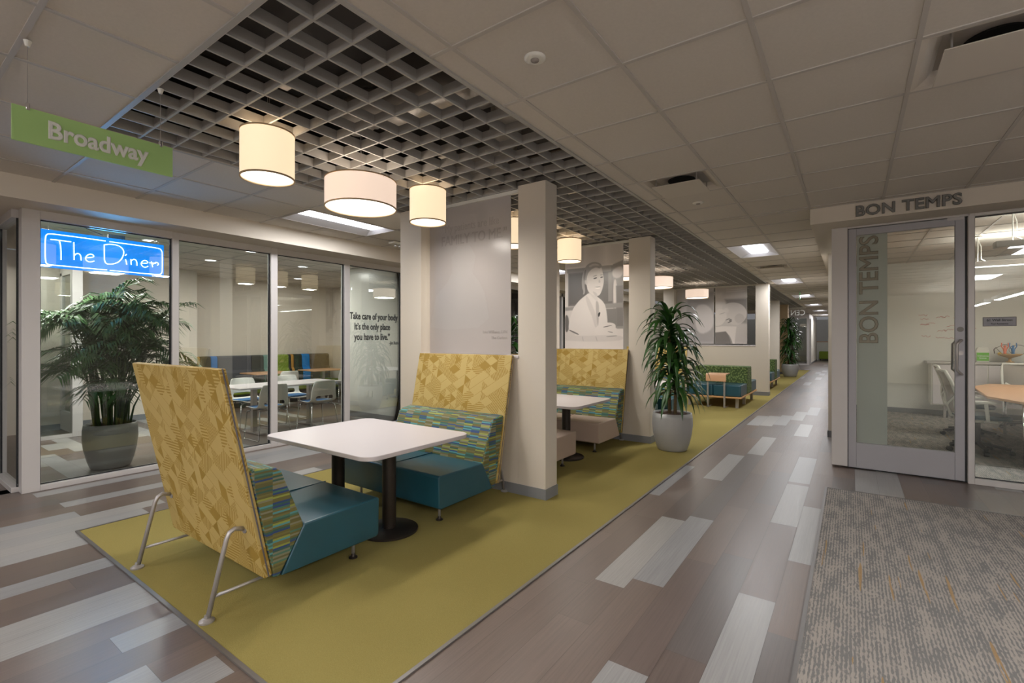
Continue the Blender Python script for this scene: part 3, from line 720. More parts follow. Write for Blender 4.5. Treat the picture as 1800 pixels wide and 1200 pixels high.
nt_ = thing('neon_sign', 'lit blue neon sign reading The Diner, hanging inside the corner glass', 'neon sign', (nx,ny,nz))
MB().box(-0.012,-0.004,1.126-ny,2.157-ny,0,0.377).build('back_panel', M['neon_blue'], nt_, bevel=0.003)
lt = MB(); fr_ = MB()
for k, p in NE.items():
    # smooth by midpoint insertion
    pts = [(0.016, a-ny, b-nz) for a, b in p]
    if len(pts) > 3:
        for _ in range(2):
            qn = [pts[0]]
            for i in range(len(pts)-1):
                a, b = Vector(pts[i]), Vector(pts[i+1]); qn += [tuple(a.lerp(b,0.25)), tuple(a.lerp(b,0.75))]
            qn.append(pts[-1]); pts = qn
    (fr_ if k.startswith('fr') else lt).tube(pts, 0.0042, 8)
lt.build('lettering_tube', M['neon_white'], nt_, smooth=True); fr_.build('border_tube', M['neon_white'], nt_, smooth=True)
MB().box(-0.06,-0.015,1.655-ny,1.80-ny,0.36,0.42).build('transformer', M['blackplastic'], nt_, bevel=0.004)
MB().tube([(-0.03,-0.03,0.40),(-0.03,-0.12,0.43),(-0.03,-0.3,0.5),(-0.02,-0.36,0.6)],0.004,6).tube([(-0.02,0.0,0.37),(-0.02,-0.03,0.30),(-0.02,-0.10,0.15),(-0.02,-0.25,0.07),(-0.02,-0.36,0.15)],0.003,6).tube([(-0.02,0.1,0.3),(-0.02,0.3,0.2),(-0.02,0.4,0.06),(-0.02,0.15,0.05)],0.003,6).build('wiring', M['blackplastic'], nt_)
MB().tube([(0,-0.46,0.37),(0,-0.46,0.61)],0.0015,5).tube([(0,0.46,0.37),(0,0.46,0.61)],0.0015,5).build('chain', M['steel'], nt_)
area('glow', (0.03,0,0.19), 0.9, 0.3, 11, (0.1,0.45,1.0), nt_, (0,PI/2*-1,0))

# hanging green sign
sg = thing('hanging_sign', 'lime green hanging sign reading Broadway', 'sign', (-3.215,0.786,2.39))
MB().box(-0.006,0.006,-0.326,0.326,0,0.168).build('board', M['sign_green'], sg, bevel=0.001)
text('lettering','Broadway', M['sign_white'], sg, (0.008,0.0,0.048), RX, 0.118, 0.0006, 0.0042, 0.86, 'CENTER')
for yy in (-0.272, 0.268):
    MB().tube([(0,yy,0.17),(0,yy,CZ-2.39-0.012)],0.0015,6).build('wire', M['steel'], sg)
    MB().box(-0.012,0.012,yy-0.007,yy+0.007,0.155,0.19).build('clip', M['chrome'], sg, bevel=0.002)
    MB().lathe([(0.0,CZ-2.39-0.03),(0.009,CZ-2.39-0.028),(0.016,CZ-2.39-0.002),(0,CZ-2.39-0.002)],0,yy,12).build('ceiling_hook', M['white_plastic'], sg)

# ------------------------------------------------------------------ partitions
def partition(y, x0, x1, pw_l, pw_r, th, label, n, xo0=None, xo1=None):
    """wall with a tall opening: left pillar, low wall with sill, right pillar"""
    mb = MB(); zs = 1.295
    mb.box(x0, x0+pw_l, y, y+th, 0, CZ+0.001); mb.box(x1-pw_r, x1, y, y+th, 0, CZ+0.001)
    mb.box(x0+pw_l, x1-pw_r, y, y+th, 0, zs-0.025)
    w = mb.build('wall_partition' + ('.%03d' % n if n else ''), M['wall'], kind='structure', bevel=0.002)
    MB().box(x0+pw_l-0.0, x1-pw_r+0.01, y-0.012, y+th+0.012, zs-0.025, zs).build('sill', M['white_lam'], w, bevel=0.004)
    MB().box(x0-0.008,x1+0.008,y-0.008,y+th+0.008,0,0.10).build('baseboard', M['base'], w)
    MB().box(x0+pw_l, x1-pw_r, y+th/2-0.02, y+th/2+0.02, CZ-0.03, CZ+0.001).build('header_track', M['wall_w'], w)
    return w
partition(3.66,-4.154,-2.236,0.33,0.30,0.20,'',0)
partition(6.49,-4.154,-2.27,0.33,0.31,0.20,'',1)
partition(13.69,-4.4,-1.72,0.3,0.30,0.22,'',2)
MB().box(-2.55,-2.17,20.0,20.2,0,CZ).build('wall_pillar', M['wall'], kind='structure')
MB().box(-2.62,-2.13,22.6,22.8,0,CZ).build('wall_pillar.001', mat('tan_paint', S(206,182,148),0.7), kind='structure')
MB().box(-2.56,-2.16,19.99,20.21,0,0.1).box(-2.63,-2.12,22.59,22.81,0,0.1).build('baseboard_pillars', M['base'], kind='structure')

# ---- printed photographs on translucent panels
def sdf(X, Y, pts):
    P = np.array(pts, float); d = np.full(X.shape, 1e9); s = np.zeros(X.shape, bool); n = len(P); j = n-1
    for i in range(n):
        a, b = P[i], P[j]; e = b-a; wx = X-a[0]; wy = Y-a[1]
        t = np.clip((wx*e[0]+wy*e[1])/(e[0]**2+e[1]**2+1e-12), 0, 1)
        d = np.minimum(d, (wx-e[0]*t)**2+(wy-e[1]*t)**2)
        c = ((a[1] > Y) != (b[1] > Y)); den = (b[1]-a[1]) if abs(b[1]-a[1]) > 1e-12 else 1e-12
        s ^= c & (X < (b[0]-a[0])*(Y-a[1])/den+a[0]); j = i
    return np.sqrt(d)*np.where(s, -1, 1)
def smooth_poly(pts, it=2):
    for _ in range(it):
        o = []
        for i in range(len(pts)):
            a, b = pts[i], pts[(i+1) % len(pts)]
            o += [(a[0]*.75+b[0]*.25, a[1]*.75+b[1]*.25), (a[0]*.25+b[0]*.75, a[1]*.25+b[1]*.75)]
        pts = o
    return pts
def photo_panel(name, x0, x1, z0, z1, y, bg, shapes, W_, H_, label, tint=(1.0,0.93,0.88), nx=220, group=None, text_=None):
    """dense flat grid, one colour per corner: the print. shapes are in print pixels (W_ x H_), y down"""
    ny = int(nx*(z1-z0)/(x1-x0)); gx, gy = np.meshgrid(np.linspace(0, W_, nx+1), np.linspace(0, H_, ny+1))
    img = np.interp(gy, [0, H_], bg) if not callable(bg) else bg(gx, gy)
    for sh in shapes:
        pts, g, soft = sh[0], sh[1], sh[2]
        if len(sh) < 4: pts = smooth_poly(pts)
        k = np.clip(0.5-sdf(gx, gy, pts)/(2*soft), 0, 1); k = k*k*(3-2*k)
        op = sh[4] if len(sh) > 4 else 1.0
        img = img*(1-k*op)+g*k*op
    img = np.clip(img, 0, 255)/255; lin = np.where(img <= 0.04045, img/12.92, ((img+0.055)/1.055)**2.4)
    root = thing(name, label, 'photo panel', ((x0+x1)/2, y, z0), 0, group)
    vs = []; 
    w2 = (x1-x0)/2
    for j in range(ny+1):
        for i in range(nx+1): vs.append((-w2+(x1-x0)*i/nx, -0.0045, (z1-z0)*(1-j/ny)))
    fs = [(j*(nx+1)+i, (j+1)*(nx+1)+i, (j+1)*(nx+1)+i+1, j*(nx+1)+i+1) for j in range(ny) for i in range(nx)]
    me = bpy.data.meshes.new('print'); me.from_pydata(vs, [], fs); me.update(); me.materials.append(M['photo'])
    ca = me.color_attributes.new('Col', 'FLOAT_COLOR', 'POINT'); fl = lin.flatten(); arr = np.ones((len(vs), 4), np.float32)
    for c in range(3): arr[:, c] = np.minimum(1, fl*tint[c]*1.2)
    ca.data.foreach_set('color', arr.flatten())
    o = bpy.data.objects.new('print', me); COL.objects.link(o); o.parent = root
    MB().box(-w2,w2,-0.004,0.004,0,z1-z0).build('acrylic_sheet', M['frost'], root)
    return root
# panel 1: frosted back of a print with faint raised lettering
p1 = thing('frosted_panel', 'tall blank frosted panel with faint quote, hung in the first partition', 'panel', (-3.19,3.76,1.30))
MB().box(-0.595,0.50,-0.004,0.004,0.0,1.55).build('acrylic_sheet', M['frost'], p1, bevel=0.001)
RY = (PI/2, 0, 0)
text('faint_lettering','“My patients are like', M['frost_letter'], p1, (0.36,-0.0045,1.29), RY, 0.118, 0.0008, 0, 0.78, 'RIGHT')
text('faint_lettering','FAMILY TO ME.”', M['frost_letter'], p1, (0.46,-0.0045,1.15), RY, 0.145, 0.0008, 0.001, 0.85, 'RIGHT')
ghost = MB(); ghost.prism([(-0.58,0.28),(-0.5,0.62),(-0.33,0.76),(-0.26,0.86),(-0.27,1.02),(-0.17,1.13),(-0.02,1.12),(0.06,1.0),(0.02,0.82),(0.10,0.74),(0.18,0.62),(0.24,0.36),(0.1,0.27),(-0.3,0.25)], 'y', -0.0048, -0.0041)
ghost.build('faint_silhouette', frosted_mat('faint_print', S(207,202,199), trans=0.35, rough=0.27), p1)
text('faint_caption','Lou Williams, LVN', M['quote'] if False else M['frost_letter'], p1, (0.46,-0.0045,0.21), RY, 0.04, 0.0008, 0.0006, 1, 'RIGHT')
text('faint_caption','The Carlton', M['frost_letter'], p1, (0.46,-0.0045,0.15), RY, 0.04, 0.0008, 0.0006, 1, 'RIGHT')

# panel 2: portrait, coordinates in the print's own pixels (780 x 1155)
def bg2(gx, gy):
    v = 218+0*gx
    v = np.where(gy < 230, 205-20*np.abs(np.sin(gx/90)), v)
    return v-10*np.exp(-((gx-100)/200)**2)
SH2 = [([(30,250),(660,250),(660,300),(30,300)],150,8,1), ([(45,300),(650,300),(650,720),(45,720)],118,9,1), ([(60,320),(300,320),(300,700),(60,700)],104,10,1),
 ([(590,330),(640,330),(640,680),(590,680)],150,5,1), ([(500,250),(630,250),(630,320),(500,320)],165,8,1),
 ([(650,240),(780,200),(780,1010),(700,1010),(650,720)],150,10,1), ([(655,420),(700,420),(700,770),(655,770)],215,6), ([(640,300),(780,260),(780,380),(700,420),(640,380)],205,14),
 ([(690,500),(780,500),(780,980),(700,980)],128,8,1), ([(560,770),(700,770),(700,1000),(570,1000)],132,8,1),
 ([(0,730),(780,700),(780,760),(0,780)],150,12,1), ([(0,780),(140,770),(140,1155),(0,1155)],205,12,1),
 ([(0,820),(50,840),(60,1000),(20,1060),(0,1000)],110,8),
 # torso
 ([(45,1030),(60,900),(95,800),(120,740),(200,650),(290,590),(340,560),(440,610),(540,690),(570,800),(585,960),(560,1060),(400,1100),(200,1090)],214,5),
 ([(280,590),(330,620),(400,760),(450,900),(440,1000),(410,980),(380,860),(320,740)],200,8),
 ([(430,640),(470,700),(470,860),(455,1000),(440,900),(425,760)],178,7),
 ([(60,1010),(200,1070),(190,1085),(60,1030)],120,4),
 # neck, face
 ([(300,480),(420,520),(450,620),(460,690),(400,640),(330,560)],206,6),
 ([(300,330),(330,250),(420,230),(500,250),(520,330),(535,400),(530,470),(510,540),(480,600),(440,612),(380,590),(320,540),(295,430)],214,4),
 # hair
 ([(240,500),(235,400),(250,320),(290,230),(360,190),(430,190),(490,215),(510,250),(480,280),(430,255),(370,275),(320,320),(300,400),(300,470),(270,440),(290,560),(250,590),(260,540)],160,5),
 ([(330,230),(400,205),(470,225),(480,245),(400,232),(340,255)],190,4), ([(265,300),(300,260),(290,350),(270,420),(258,380)],128,4),
 ([(388,362),(440,350),(444,358),(392,370)],150,3), ([(484,352),(520,350),(522,357),(486,360)],150,3), ([(393,388),(440,376),(444,392),(400,402)],92,3), ([(486,380),(520,374),(522,388),(490,394)],92,3),
 ([(470,400),(492,440),(478,452),(462,445)],190,4), ([(400,498),(490,500),(480,520),(440,522)],236,3), ([(398,494),(492,496),(488,502),(440,504)],140,2),
 ([(280,400),(310,410),(318,450),(300,470),(285,440)],200,3), ([(455,820),(490,800),(480,850),(460,870)],60,3),
 ([(375,540),(440,570),(450,610),(420,612)],196,6),
 # forearm and hands, table
 ([(400,1010),(500,950),(600,930),(680,950),(690,1000),(660,1060),(560,1090),(440,1100)],216,5), ([(520,985),(640,965),(640,972),(530,995)],110,2), ([(580,1040),(650,1050),(650,1058),(590,1048)],120,2),
 ([(0,1080),(250,1095),(780,1080),(780,1165),(0,1165)],204,7), ([(560,1100),(700,1090),(705,1098),(570,1110)],150,3), ([(240,1100),(250,1100),(262,1160),(252,1160)],180,3), ([(420,1100),(432,1100),(450,1160),(440,1160)],180,3)]
SC_ = lambda sh, s: [tuple([[(x, y*s) for x, y in a[0]]]+list(a[1:])) for a in sh]
photo_panel('photo_panel', -3.665, -2.703, 1.305, 2.85, 6.59, lambda gx, gy: np.where(gy < 230, 214-14*np.abs(np.sin(gx/90)), 216)+0*gx, SH2, 780, 1253, 'tall sepia photo panel of a smiling seated person with tied back hair', group='photo panels in the partitions')
# panel 3: reading person in profile (two sheets)
SH3 = [([(0,0),(285,0),(285,60),(0,80)],188,20,1), ([(90,112),(285,108),(285,330),(150,320)],146,16,1), ([(0,60),(60,50),(80,200),(0,220)],206,22,1), ([(100,24),(270,20),(270,26),(100,30)],204,3,1), ([(100,40),(270,36),(270,42),(100,46)],204,3,1),
 ([(30,270),(48,200),(92,152),(150,138),(215,148),(262,182),(284,226),(280,276),(246,322),(200,346),(150,338),(112,306),(70,300)],202,4),
 ([(178,262),(210,238),(250,250),(268,290),(240,322),(200,330),(176,300)],188,6), ([(70,200),(110,180),(130,220),(90,240)],212,10),
 ([(-20,230),(36,188),(88,204),(112,262),(72,332),(22,352),(-20,345)],212,6), ([(92,296),(130,280),(134,285),(96,302)],96,2), ([(128,286),(152,290),(148,310),(124,312)],130,3), ([(110,318),(148,306),(152,312),(116,326)],118,2), ([(36,240),(90,226),(92,230),(40,246)],176,3),
 ([(-20,362),(60,352),(192,356),(176,510),(150,508),(128,434),(96,398),(-20,404)],216,3,1), ([(-20,412),(96,400),(126,440),(148,520),(-20,520)],124,4,1), ([(110,420),(138,450),(160,515),(150,515),(128,455)],150,3)]
photo_panel('photo_panel', -3.02, -2.234, 1.33, 2.85, 13.80, (206,188), SH3, 285, 510, 'sepia photo panel of a person reading, right half', tint=(1.0,0.92,0.87), nx=110, group='photo panels in the partitions')
photo_panel('photo_panel', -4.05, -3.06, 1.33, 2.85, 13.80, (196,176), [([(200,100),(640,60),(640,900),(120,900)],168,30,1), ([(300,300),(500,250),(640,400),(640,700),(350,800)],205,20)], 640, 930, 'sepia photo panel left of the reading person, mostly behind the plant', tint=(1.0,0.94,0.94), nx=70, group='photo panels in the partitions')

# ------------------------------------------------------------------ booth seats
BW = 1.22
def make_booth(label, vinyl, loc, rz, group):
    t = thing('booth_bench', label, 'booth', loc, rz, group); h = BW/2
    # local frame: x across, +y is the way the sitter faces, y = 0 under the top of the backrest
    pan = [(0.0,1.297),(0.038,1.302),(0.274,0.168),(0.232,0.160)]
    MB().prism(pan, 'x', -h, h).build('backrest_panel', M['yellow'], t, bevel=0.006, uv=True)
    for s in (-1, 1):
        MB().tube([(s*(h+0.001),0.020,1.301),(s*(h+0.001),0.254,0.166)], 0.0042, 6).build('piping', M['piping'], t)
    cu = [(0.158,0.745),(0.17,0.765),(0.30,0.742),(0.328,0.72),(0.455,0.40),(0.462,0.375),(0.318,0.140),(0.28,0.145),(0.276,0.185)]
    MB().prism(cu, 'x', -h+0.004, h-0.004).build('back_cushion', M['stripe'], t, bevel=0.014, seg=3, uv=True)
    se = [(0.462,0.388),(0.985,0.398),(1.0,0.385),(0.995,0.15),(0.975,0.138),(0.325,0.138)]
    s_ = MB().prism(se, 'x', -h+0.002, h-0.002).build('seat', vinyl, t, bevel=0.014, seg=3)
    MB().box(-0.003,0.003,0.46,0.995,0.392,0.4).build('seam', M['blackplastic'] if False else vinyl, s_)
    for s in (-1, 1):
        x = s*(h-0.115)
        L = MB().tube([(x,0.175,0.425),(x,0.13,0.438),(x,0.105,0.425),(x,0.09,0.395),(x,-0.0,0.02)], 0.0125, 10)
        leg = L.build('rear_leg', M['steel'], t, smooth=True)
        MB().tube([(x,0.186,0.425),(x,0.178,0.425)], 0.028, 18).build('mounting_disc', M['steel'], leg)
        MB().tube([(x,0.030,0.12),(x,0.42,0.12)], 0.009, 8).build('brace', M['steel'], leg, smooth=True)
        MB().lathe([(0,0.006),(0.036,0.006),(0.036,0.014),(0.024,0.022),(0.012,0.026),(0.012,0.04),(0,0.04)],x,-0.005,20).build('glide', M['steel'], leg)
        F_ = MB().cyl(x,0.875,0.03,0.14,0.011,10).build('front_leg', M['steel'], t, smooth=True)
        MB().lathe([(0,0.006),(0.028,0.006),(0.028,0.014),(0.016,0.02),(0.011,0.036),(0,0.036)],x,0.875,18).build('glide', M['blackmetal'], F_)
    return t
BX = -3.18
make_booth('high backed booth with teal seat at the front, its yellow back towards the viewer', M['teal'], (BX,1.085,0), 0, 'high backed yellow booths')
make_booth('high backed booth with teal seat against the first partition, facing the viewer', M['teal'], (BX,3.645,0), PI, 'high backed yellow booths')
make_booth('high backed booth with beige seat behind the first partition', M['beige'], (BX,3.885,0), 0, 'high backed yellow booths')
make_booth('high backed booth with beige seat against the second partition', M['beige'], (BX,6.475,0), PI, 'high backed yellow booths')
make_booth('high backed booth with teal seat hidden behind the second partition', M['teal'], (BX,6.72,0), 0, 'high backed yellow booths')
make_booth('high backed booth with teal seat seen through the nearer tall plant', M['teal'], (BX,9.45,0), PI, 'high backed yellow booths')

def make_table(label, loc, hx=0.645, hy=0.50, offs=(-0.39,0.25)):
    t = thing('booth_table', label, 'table', loc, 0, 'white tables between the booths'); r = 0.10; pts = []
    for (sx, sy, a0) in ((1,1,0),(-1,1,90),(-1,-1,180),(1,-1,270)):
        for k in range(7):
            a = math.radians(a0+k*15); pts.append((sx*(hx-r)+r*math.cos(a), sy*(hy-r)+r*math.sin(a)))
    top = MB().prism(pts, 'z', 0.675, 0.705).build('tabletop', M['white_lam'], t, bevel=0.004)
    for ox in offs:
        c = MB().cyl(ox, 0, 0.03, 0.675, 0.052, 32).build('column', M['blackmetal'], t, smooth=True)
        c.data.set_sharp_from_angle(angle=0.8)
        b = MB().lathe([(0.0,0.034),(0.06,0.034),(0.205,0.026),(0.215,0.02),(0.215,0.007),(0,0.007)],ox,0,40).build('base_plate', M['blackmetal'], t, smooth=True)
        b.data.set_sharp_from_angle(angle=0.6)
    return t
make_table('large white laminate table on two black columns in the front booth', (-3.10,2.40,0))
make_table('white laminate table on black columns between the beige booths', (-3.10,5.15,0))
make_table('white laminate table in the third booth behind the tall plant', (-3.10,8.1,0))

# ------------------------------------------------------------------ plants
def planter(t, R, H_, n=40, sx=1, sy=1):
    prof = [(0,0.007),(R*0.70,0.007),(R*0.74,0.02),(R*0.84,H_*0.2),(R*0.95,H_*0.45),(R*1.0,H_*0.68),(R*0.99,H_*0.88),(R*0.955,H_),(R*0.90,H_),(R*0.93,H_*0.9),(R*0.90,H_*0.85)]
    MB().lathe(prof, n=n, sx=sx, sy=sy).build('planter', M['pot'], t, smooth=True)
    mb = MB(); random.seed(7); rings = 6; vs = [(0,0,H_-0.01)]; fs = []
    for i in range(1, rings+1):
        for k in range(n):
            r = R*0.93*i/rings; vs.append((sx*r*math.cos(2*PI*k/n), sy*r*math.sin(2*PI*k/n), H_-0.035+0.02*random.random()+0.02*(1-i/rings)))
    for k in range(n): fs.append((0, 1+k, 1+(k+1) % n))
    for i in range(rings-1):
        for k in range(n): fs.append((1+i*n+k, 1+(i+1)*n+k, 1+(i+1)*n+(k+1) % n, 1+i*n+(k+1) % n))
    mb.add(vs, fs).build('soil', M['soil'], t)

def leaf_strip(mb, base, az, el, L, w, droop, seg=7, twist=0):
    """arching strap leaf"""
    p = Vector(base); d = Vector((math.cos(az)*math.cos(el), math.sin(az)*math.cos(el), math.sin(el)))
    side = Vector((-math.sin(az), math.cos(az), 0)); vs = []; st = L/seg
    for i in range(seg+1):
        u = i/seg; ww = w*(0.45+0.55*math.sin(min(1, u*2.2)*PI/2))*(1-u**3.2)
        sd = side*math.cos(twist*u)+side.cross(d)*math.sin(twist*u)
        nrm = d.cross(sd).normalized()
        vs += [p-sd*ww/2+nrm*ww*0.16*-1, p, p+sd*ww/2+nrm*ww*0.16*-1]
        p = p+d*st; d = d+Vector((0,0,-droop*st*(0.5+1.5*u))); d.normalize()
    fs = []
    for i in range(seg):
        a = i*3; fs += [(a, a+3, a+4, a+1), (a+1, a+4, a+5, a+2)]
    mb.add(vs, fs)
def dracaena(loc, Hh, label, seed, R=0.255, Hp=0.49, spread=1.0, nl=42):
    t = thing('dracaena_plant', label, 'potted plant', loc, seed*1.0, 'dracaena plants in grey planters'); random.seed(seed)
    planter(t, R, Hp)
    heads = [((0.05,0.02),Hh*0.84,1.0),((-0.06,-0.03),Hh*0.66,1.0),((0.0,0.07),Hh*0.52,0.9)]
    if Hh > 2.3: heads.append(((0.05,-0.06),Hh*0.34,0.8))
    lf = MB()
    for (bx, by), hz, s in heads:
        pts = [(bx,by,Hp-0.05),(bx*1.2,by*1.1,(Hp+hz)/2),(bx*0.9+0.01,by*1.3,hz)]
        MB().tube(pts, 0.021, 9, r1=0.016).build('cane', M['cane'], t, smooth=True)
        top = Vector(pts[-1])
        for i in range(nl):
            u = i/nl; z = top.z-0.34*(1-u)+0.05; az = i*2.399+random.random()*0.5
            el = math.radians(8+58*u+random.uniform(-10,10)); L = (0.54+0.18*random.random())*s*(1.0-0.22*u)*spread
            leaf_strip(lf, (top.x,top.y,z), az, el, L, 0.060+0.014*random.random(), 5.6+2.0*random.random()-1.2*u, twist=random.uniform(-0.4,0.4))
    lf.build('foliage', M['leaf'], t, smooth=True)
    return t
dracaena((-1.92,6.33,0), 1.98, 'tall glossy dracaena in grey planter beside the second partition pillar', 4, nl=52)
dracaena((-1.94,21.3,0), 2.42, 'bushy dracaena in grey planter far down the carpet runner', 9, R=0.29, nl=60)
dracaena((-4.62,6.35,0), 1.95, 'dracaena behind the first partition, glimpsed through the panel gap', 6)

def palm(loc, label):
    t = thing('palm_plant', label, 'potted plant', loc); random.seed(21); Hp = 0.50
    planter(t, 0.24, Hp, sx=0.96, sy=1.04)
    st = MB(); lf = MB()
    for i in range(44):
        a = random.random()*2*PI; r = 0.03+0.15*random.random(); bx, by = r*math.cos(a), r*math.sin(a)
        h = random.uniform(0.30,1.22); lean = random.uniform(0.04,0.30)*(0.4+h*0.5); az0 = a+random.uniform(-.6,.6)
        tx, ty = bx+lean*math.cos(a), by+lean*math.sin(a)
        tx = min(tx, 0.22)
        st.tube([(bx,by,Hp-0.05),(bx+(tx-bx)*0.35,by+(ty-by)*0.35,Hp+h*0.5),(tx,ty,Hp+h)], 0.0095 if i % 2 else 0.013, 7, r1=0.006)
        for k in range(3 if h > 0.6 else 2):
            az = az0+k*random.uniform(1.2,2.6); el = math.radians(random.uniform(20,66)); L = random.uniform(0.42,0.70)
            p = Vector((tx,ty,Hp+h)); d = Vector((math.cos(az)*math.cos(el), math.sin(az)*math.cos(el), math.sin(el))); n = 16; path = [p.copy()]
            dirs = [d.copy()]
            for j in range(n):
                p = p+d*(L/n); d = (d+Vector((0,0,-0.055-0.005*j))).normalized(); path.append(p.copy()); dirs.append(d.copy())
            for q in path: q.x = min(q.x, 0.30); q.y = max(q.y, -0.64)
            st.tube(path[::4], 0.0035, 5, r1=0.0015)
            for j in range(2, n+1):
                u = j/n; ll = (0.25*math.sin(PI*(0.16+0.70*u)))+0.05; dd = dirs[j]; sd = dd.cross(Vector((0,0,1))).normalized()
                for s in (-1, 1):
                    q = path[j]; e = (sd*s*0.75+dd*0.85+Vector((0,0,0.10+random.uniform(-.12,.12)))).normalized()
                    tip = q+e*ll+Vector((0,0,-0.10*ll/0.26)); mid = q+e*ll*0.5+Vector((0,0,0.004))
                    tip.x = min(tip.x, 0.37); mid.x = min(mid.x, 0.36)
                    wv = (e.cross(Vector((0,0,1))).normalized()+Vector((0,0,random.uniform(-.5,.5)))).normalized()*0.0115
                    lf.add([q-wv*0.4, q+wv*0.4, mid+wv, mid-wv, tip], [(0,1,2,3),(3,2,4)])
    st.build('stems', M['palmstem'], t, smooth=True); lf.build('foliage', M['palm'], t, smooth=True)
palm((-6.86,1.77,0), 'bushy palm in a grey oval planter behind the corner glass')

# ------------------------------------------------------------------ lounge benches and side table
def bench(loc, label):
    t = thing('lounge_bench', label, 'bench', loc, 0, 'green backed lounge benches')
    # local: x -0.56..0.56, y 0..2.0
    MB().box(-0.56,0.56,0,2.0,0.215,0.245).build('plinth', M['woodbase'], t, bevel=0.004)
    for (x, y) in ((-0.5,0.12),(0.46,0.12),(-0.5,1.88),(0.46,1.88),(0.46,0.9),(-0.5,0.9)): MB().box(x-0.028,x+0.028,y-0.028,y+0.028,0.007,0.215).build('leg', M['steel'], t)
    for (y0, y1) in ((0.02,0.74),(1.28,1.98)):
        for s in (-1, 1): MB().box(min(0.003*s,0.55*s),max(0.003*s,0.55*s),y0,y1,0.246,0.49).build('seat_cushion', M['teal'], t, bevel=0.025, seg=3)
    for s in (-1, 1): MB().prism([(0.70,0.246),(0.76,0.84),(1.26,0.84),(1.30,0.246)], 'x', min(0.003*s,0.555*s), max(0.003*s,0.555*s)).build('backrest', [M['greenfab']], t, bevel=0.02, seg=2)
bench((-2.41,10.75,0), 'double sided bench with green backrest and teal seats beside the side table')
bench((-2.41,15.35,0), 'double sided green backed bench beyond the third partition')
t = thing('side_table', 'curved maple laptop side table on steel legs before the green bench', 'side table', (-2.34,10.72,0))
c_ = [(0.0,0.56),(0.0,0.70)]; out = [(0.0,0.56),(0.0,0.68),(0.012,0.708),(0.04,0.72),(0.38,0.72),(0.40,0.712),(0.40,0.704),(0.38,0.702),(0.05,0.702),(0.028,0.69),(0.018,0.67),(0.018,0.56)]
MB().prism(out, 'x', -0.2, 0.2).build('tabletop', M['wood'], t, bevel=0.002)
for s in (-1, 1):
    MB().box(s*0.165-0.018,s*0.165+0.018,0.02,0.03,0.01,0.70).build('leg', M['steel'], t)
    MB().box(s*0.165-0.018,s*0.165+0.018,0.02,0.38,0.007,0.014).build('foot', M['steel'], t)

# ------------------------------------------------------------------ diner furniture
def shell_chair():
    t = thing('shell_chair', 'x', 'chair', (0,0,0), 0, 'white shell chairs in the glass room')
    # faces +y. shell = curved grid with an opening above the seat at the back
    prof = [(0.24,0.425,0.20),(0.20,0.445,0.22),(0.08,0.44,0.235),(-0.06,0.432,0.238),(-0.16,0.445,0.235),(-0.205,0.49,0.228),(-0.225,0.56,0.222),(-0.245,0.64,0.215),(-0.265,0.72,0.205),(-0.28,0.79,0.185),(-0.283,0.805,0.165)]
    nx_ = 12; g = []
    for (y, z, hw_) in prof:
        for i in range(nx_+1):
            u = -1+2*i/nx_; up = (z-0.43)/0.38
            yy = y+0.07*u*u*max(0, min(1, up*2)); zz = z+0.035*abs(u)**3*(1-min(1, max(0, up*3)))
            g.append((hw_*u, yy, zz))
    fs = []
    for j in range(len(prof)-1):
        for i in range(nx_):
            if j in (5,) and 2 <= i <= nx_-3: continue
            a = j*(nx_+1)+i; fs.append((a, a+1, a+nx_+2, a+nx_+1))
    o = MB().add(g, fs).build('shell', M['white_plastic'], t, smooth=True)
    md = o.modifiers.new('s', 'SOLIDIFY'); md.thickness = 0.012
    md2 = o.modifiers.new('b', 'SUBSURF'); md2.levels = 1; md2.render_levels = 1
    MB().prism([(-0.19,-0.14),(0.19,-0.14),(0.21,0.0),(0.19,0.2),(-0.19,0.2),(-0.21,0.0)], 'z', 0.45, 0.478).build('seat_pad', M['blueseat'], t, bevel=0.012)
    for s in (-1, 1):
        MB().tube([(s*0.16,0.16,0.42),(s*0.20,0.19,0.40),(s*0.235,0.21,0.02),(s*0.235,0.19,0.012),(s*0.235,-0.20,0.012),(s*0.235,-0.22,0.03),(s*0.20,-0.17,0.40),(s*0.16,-0.12,0.42)], 0.009, 8).build('leg_frame', M['chrome'], t, smooth=True)
    MB().tube([(-0.16,0.1,0.42),(0.16,0.1,0.42)],0.008,6).tube([(-0.16,-0.08,0.42),(0.16,-0.08,0.42)],0.008,6).build('crossbar', M['chrome'], t)
    return t
ch0 = shell_chair(); used = []
def place(x, y, rz, label):
    if not used:
        ch0.location = (x,y,0); ch0.rotation_euler = (0,0,rz); ch0['label'] = label; used.append(1)
    else: dup(ch0, (x,y,0), rz, label)
place(-6.98,3.62,PI/2,'white shell chair on the near side of the white table, left one')
place(-6.98,4.42,PI/2,'white shell chair on the near side of the white table, right one')
place(-8.05,3.86,-PI/2,'white shell chair on the far side of the white table, left one')
place(-8.05,4.62,-PI/2,'white shell chair on the far side of the white table, right one')
place(-9.55,5.3,PI/2,'white shell chair at the left wood topped table by the banquette')
place(-9.45,6.6,PI/2,'white shell chair at the right wood topped table by the banquette')
def cafe_table(loc, hx, hy, top, label, posts=1):
    t = thing('cafe_table', label, 'table', loc, 0, 'tables in the glass room')
    MB().box(-hx,hx,-hy,hy,0.715,0.74).build('tabletop', top, t, bevel=0.006)
    ys = (0,) if posts == 1 else (-hy*0.55, hy*0.55)
    for y in ys:
        MB().box(-0.035,0.035,y-0.035,y+0.035,0.03,0.715).build('column', M['steel'], t)
        MB().box(-0.27,0.27,y-0.05,y+0.05,0.007,0.03).build('base_plate', M['steel'], t, bevel=0.004)
cafe_table((-7.5,4.14,0), 0.38, 0.84, M['white_lam'], 'long white table inside the glass room with four white chairs', 2)
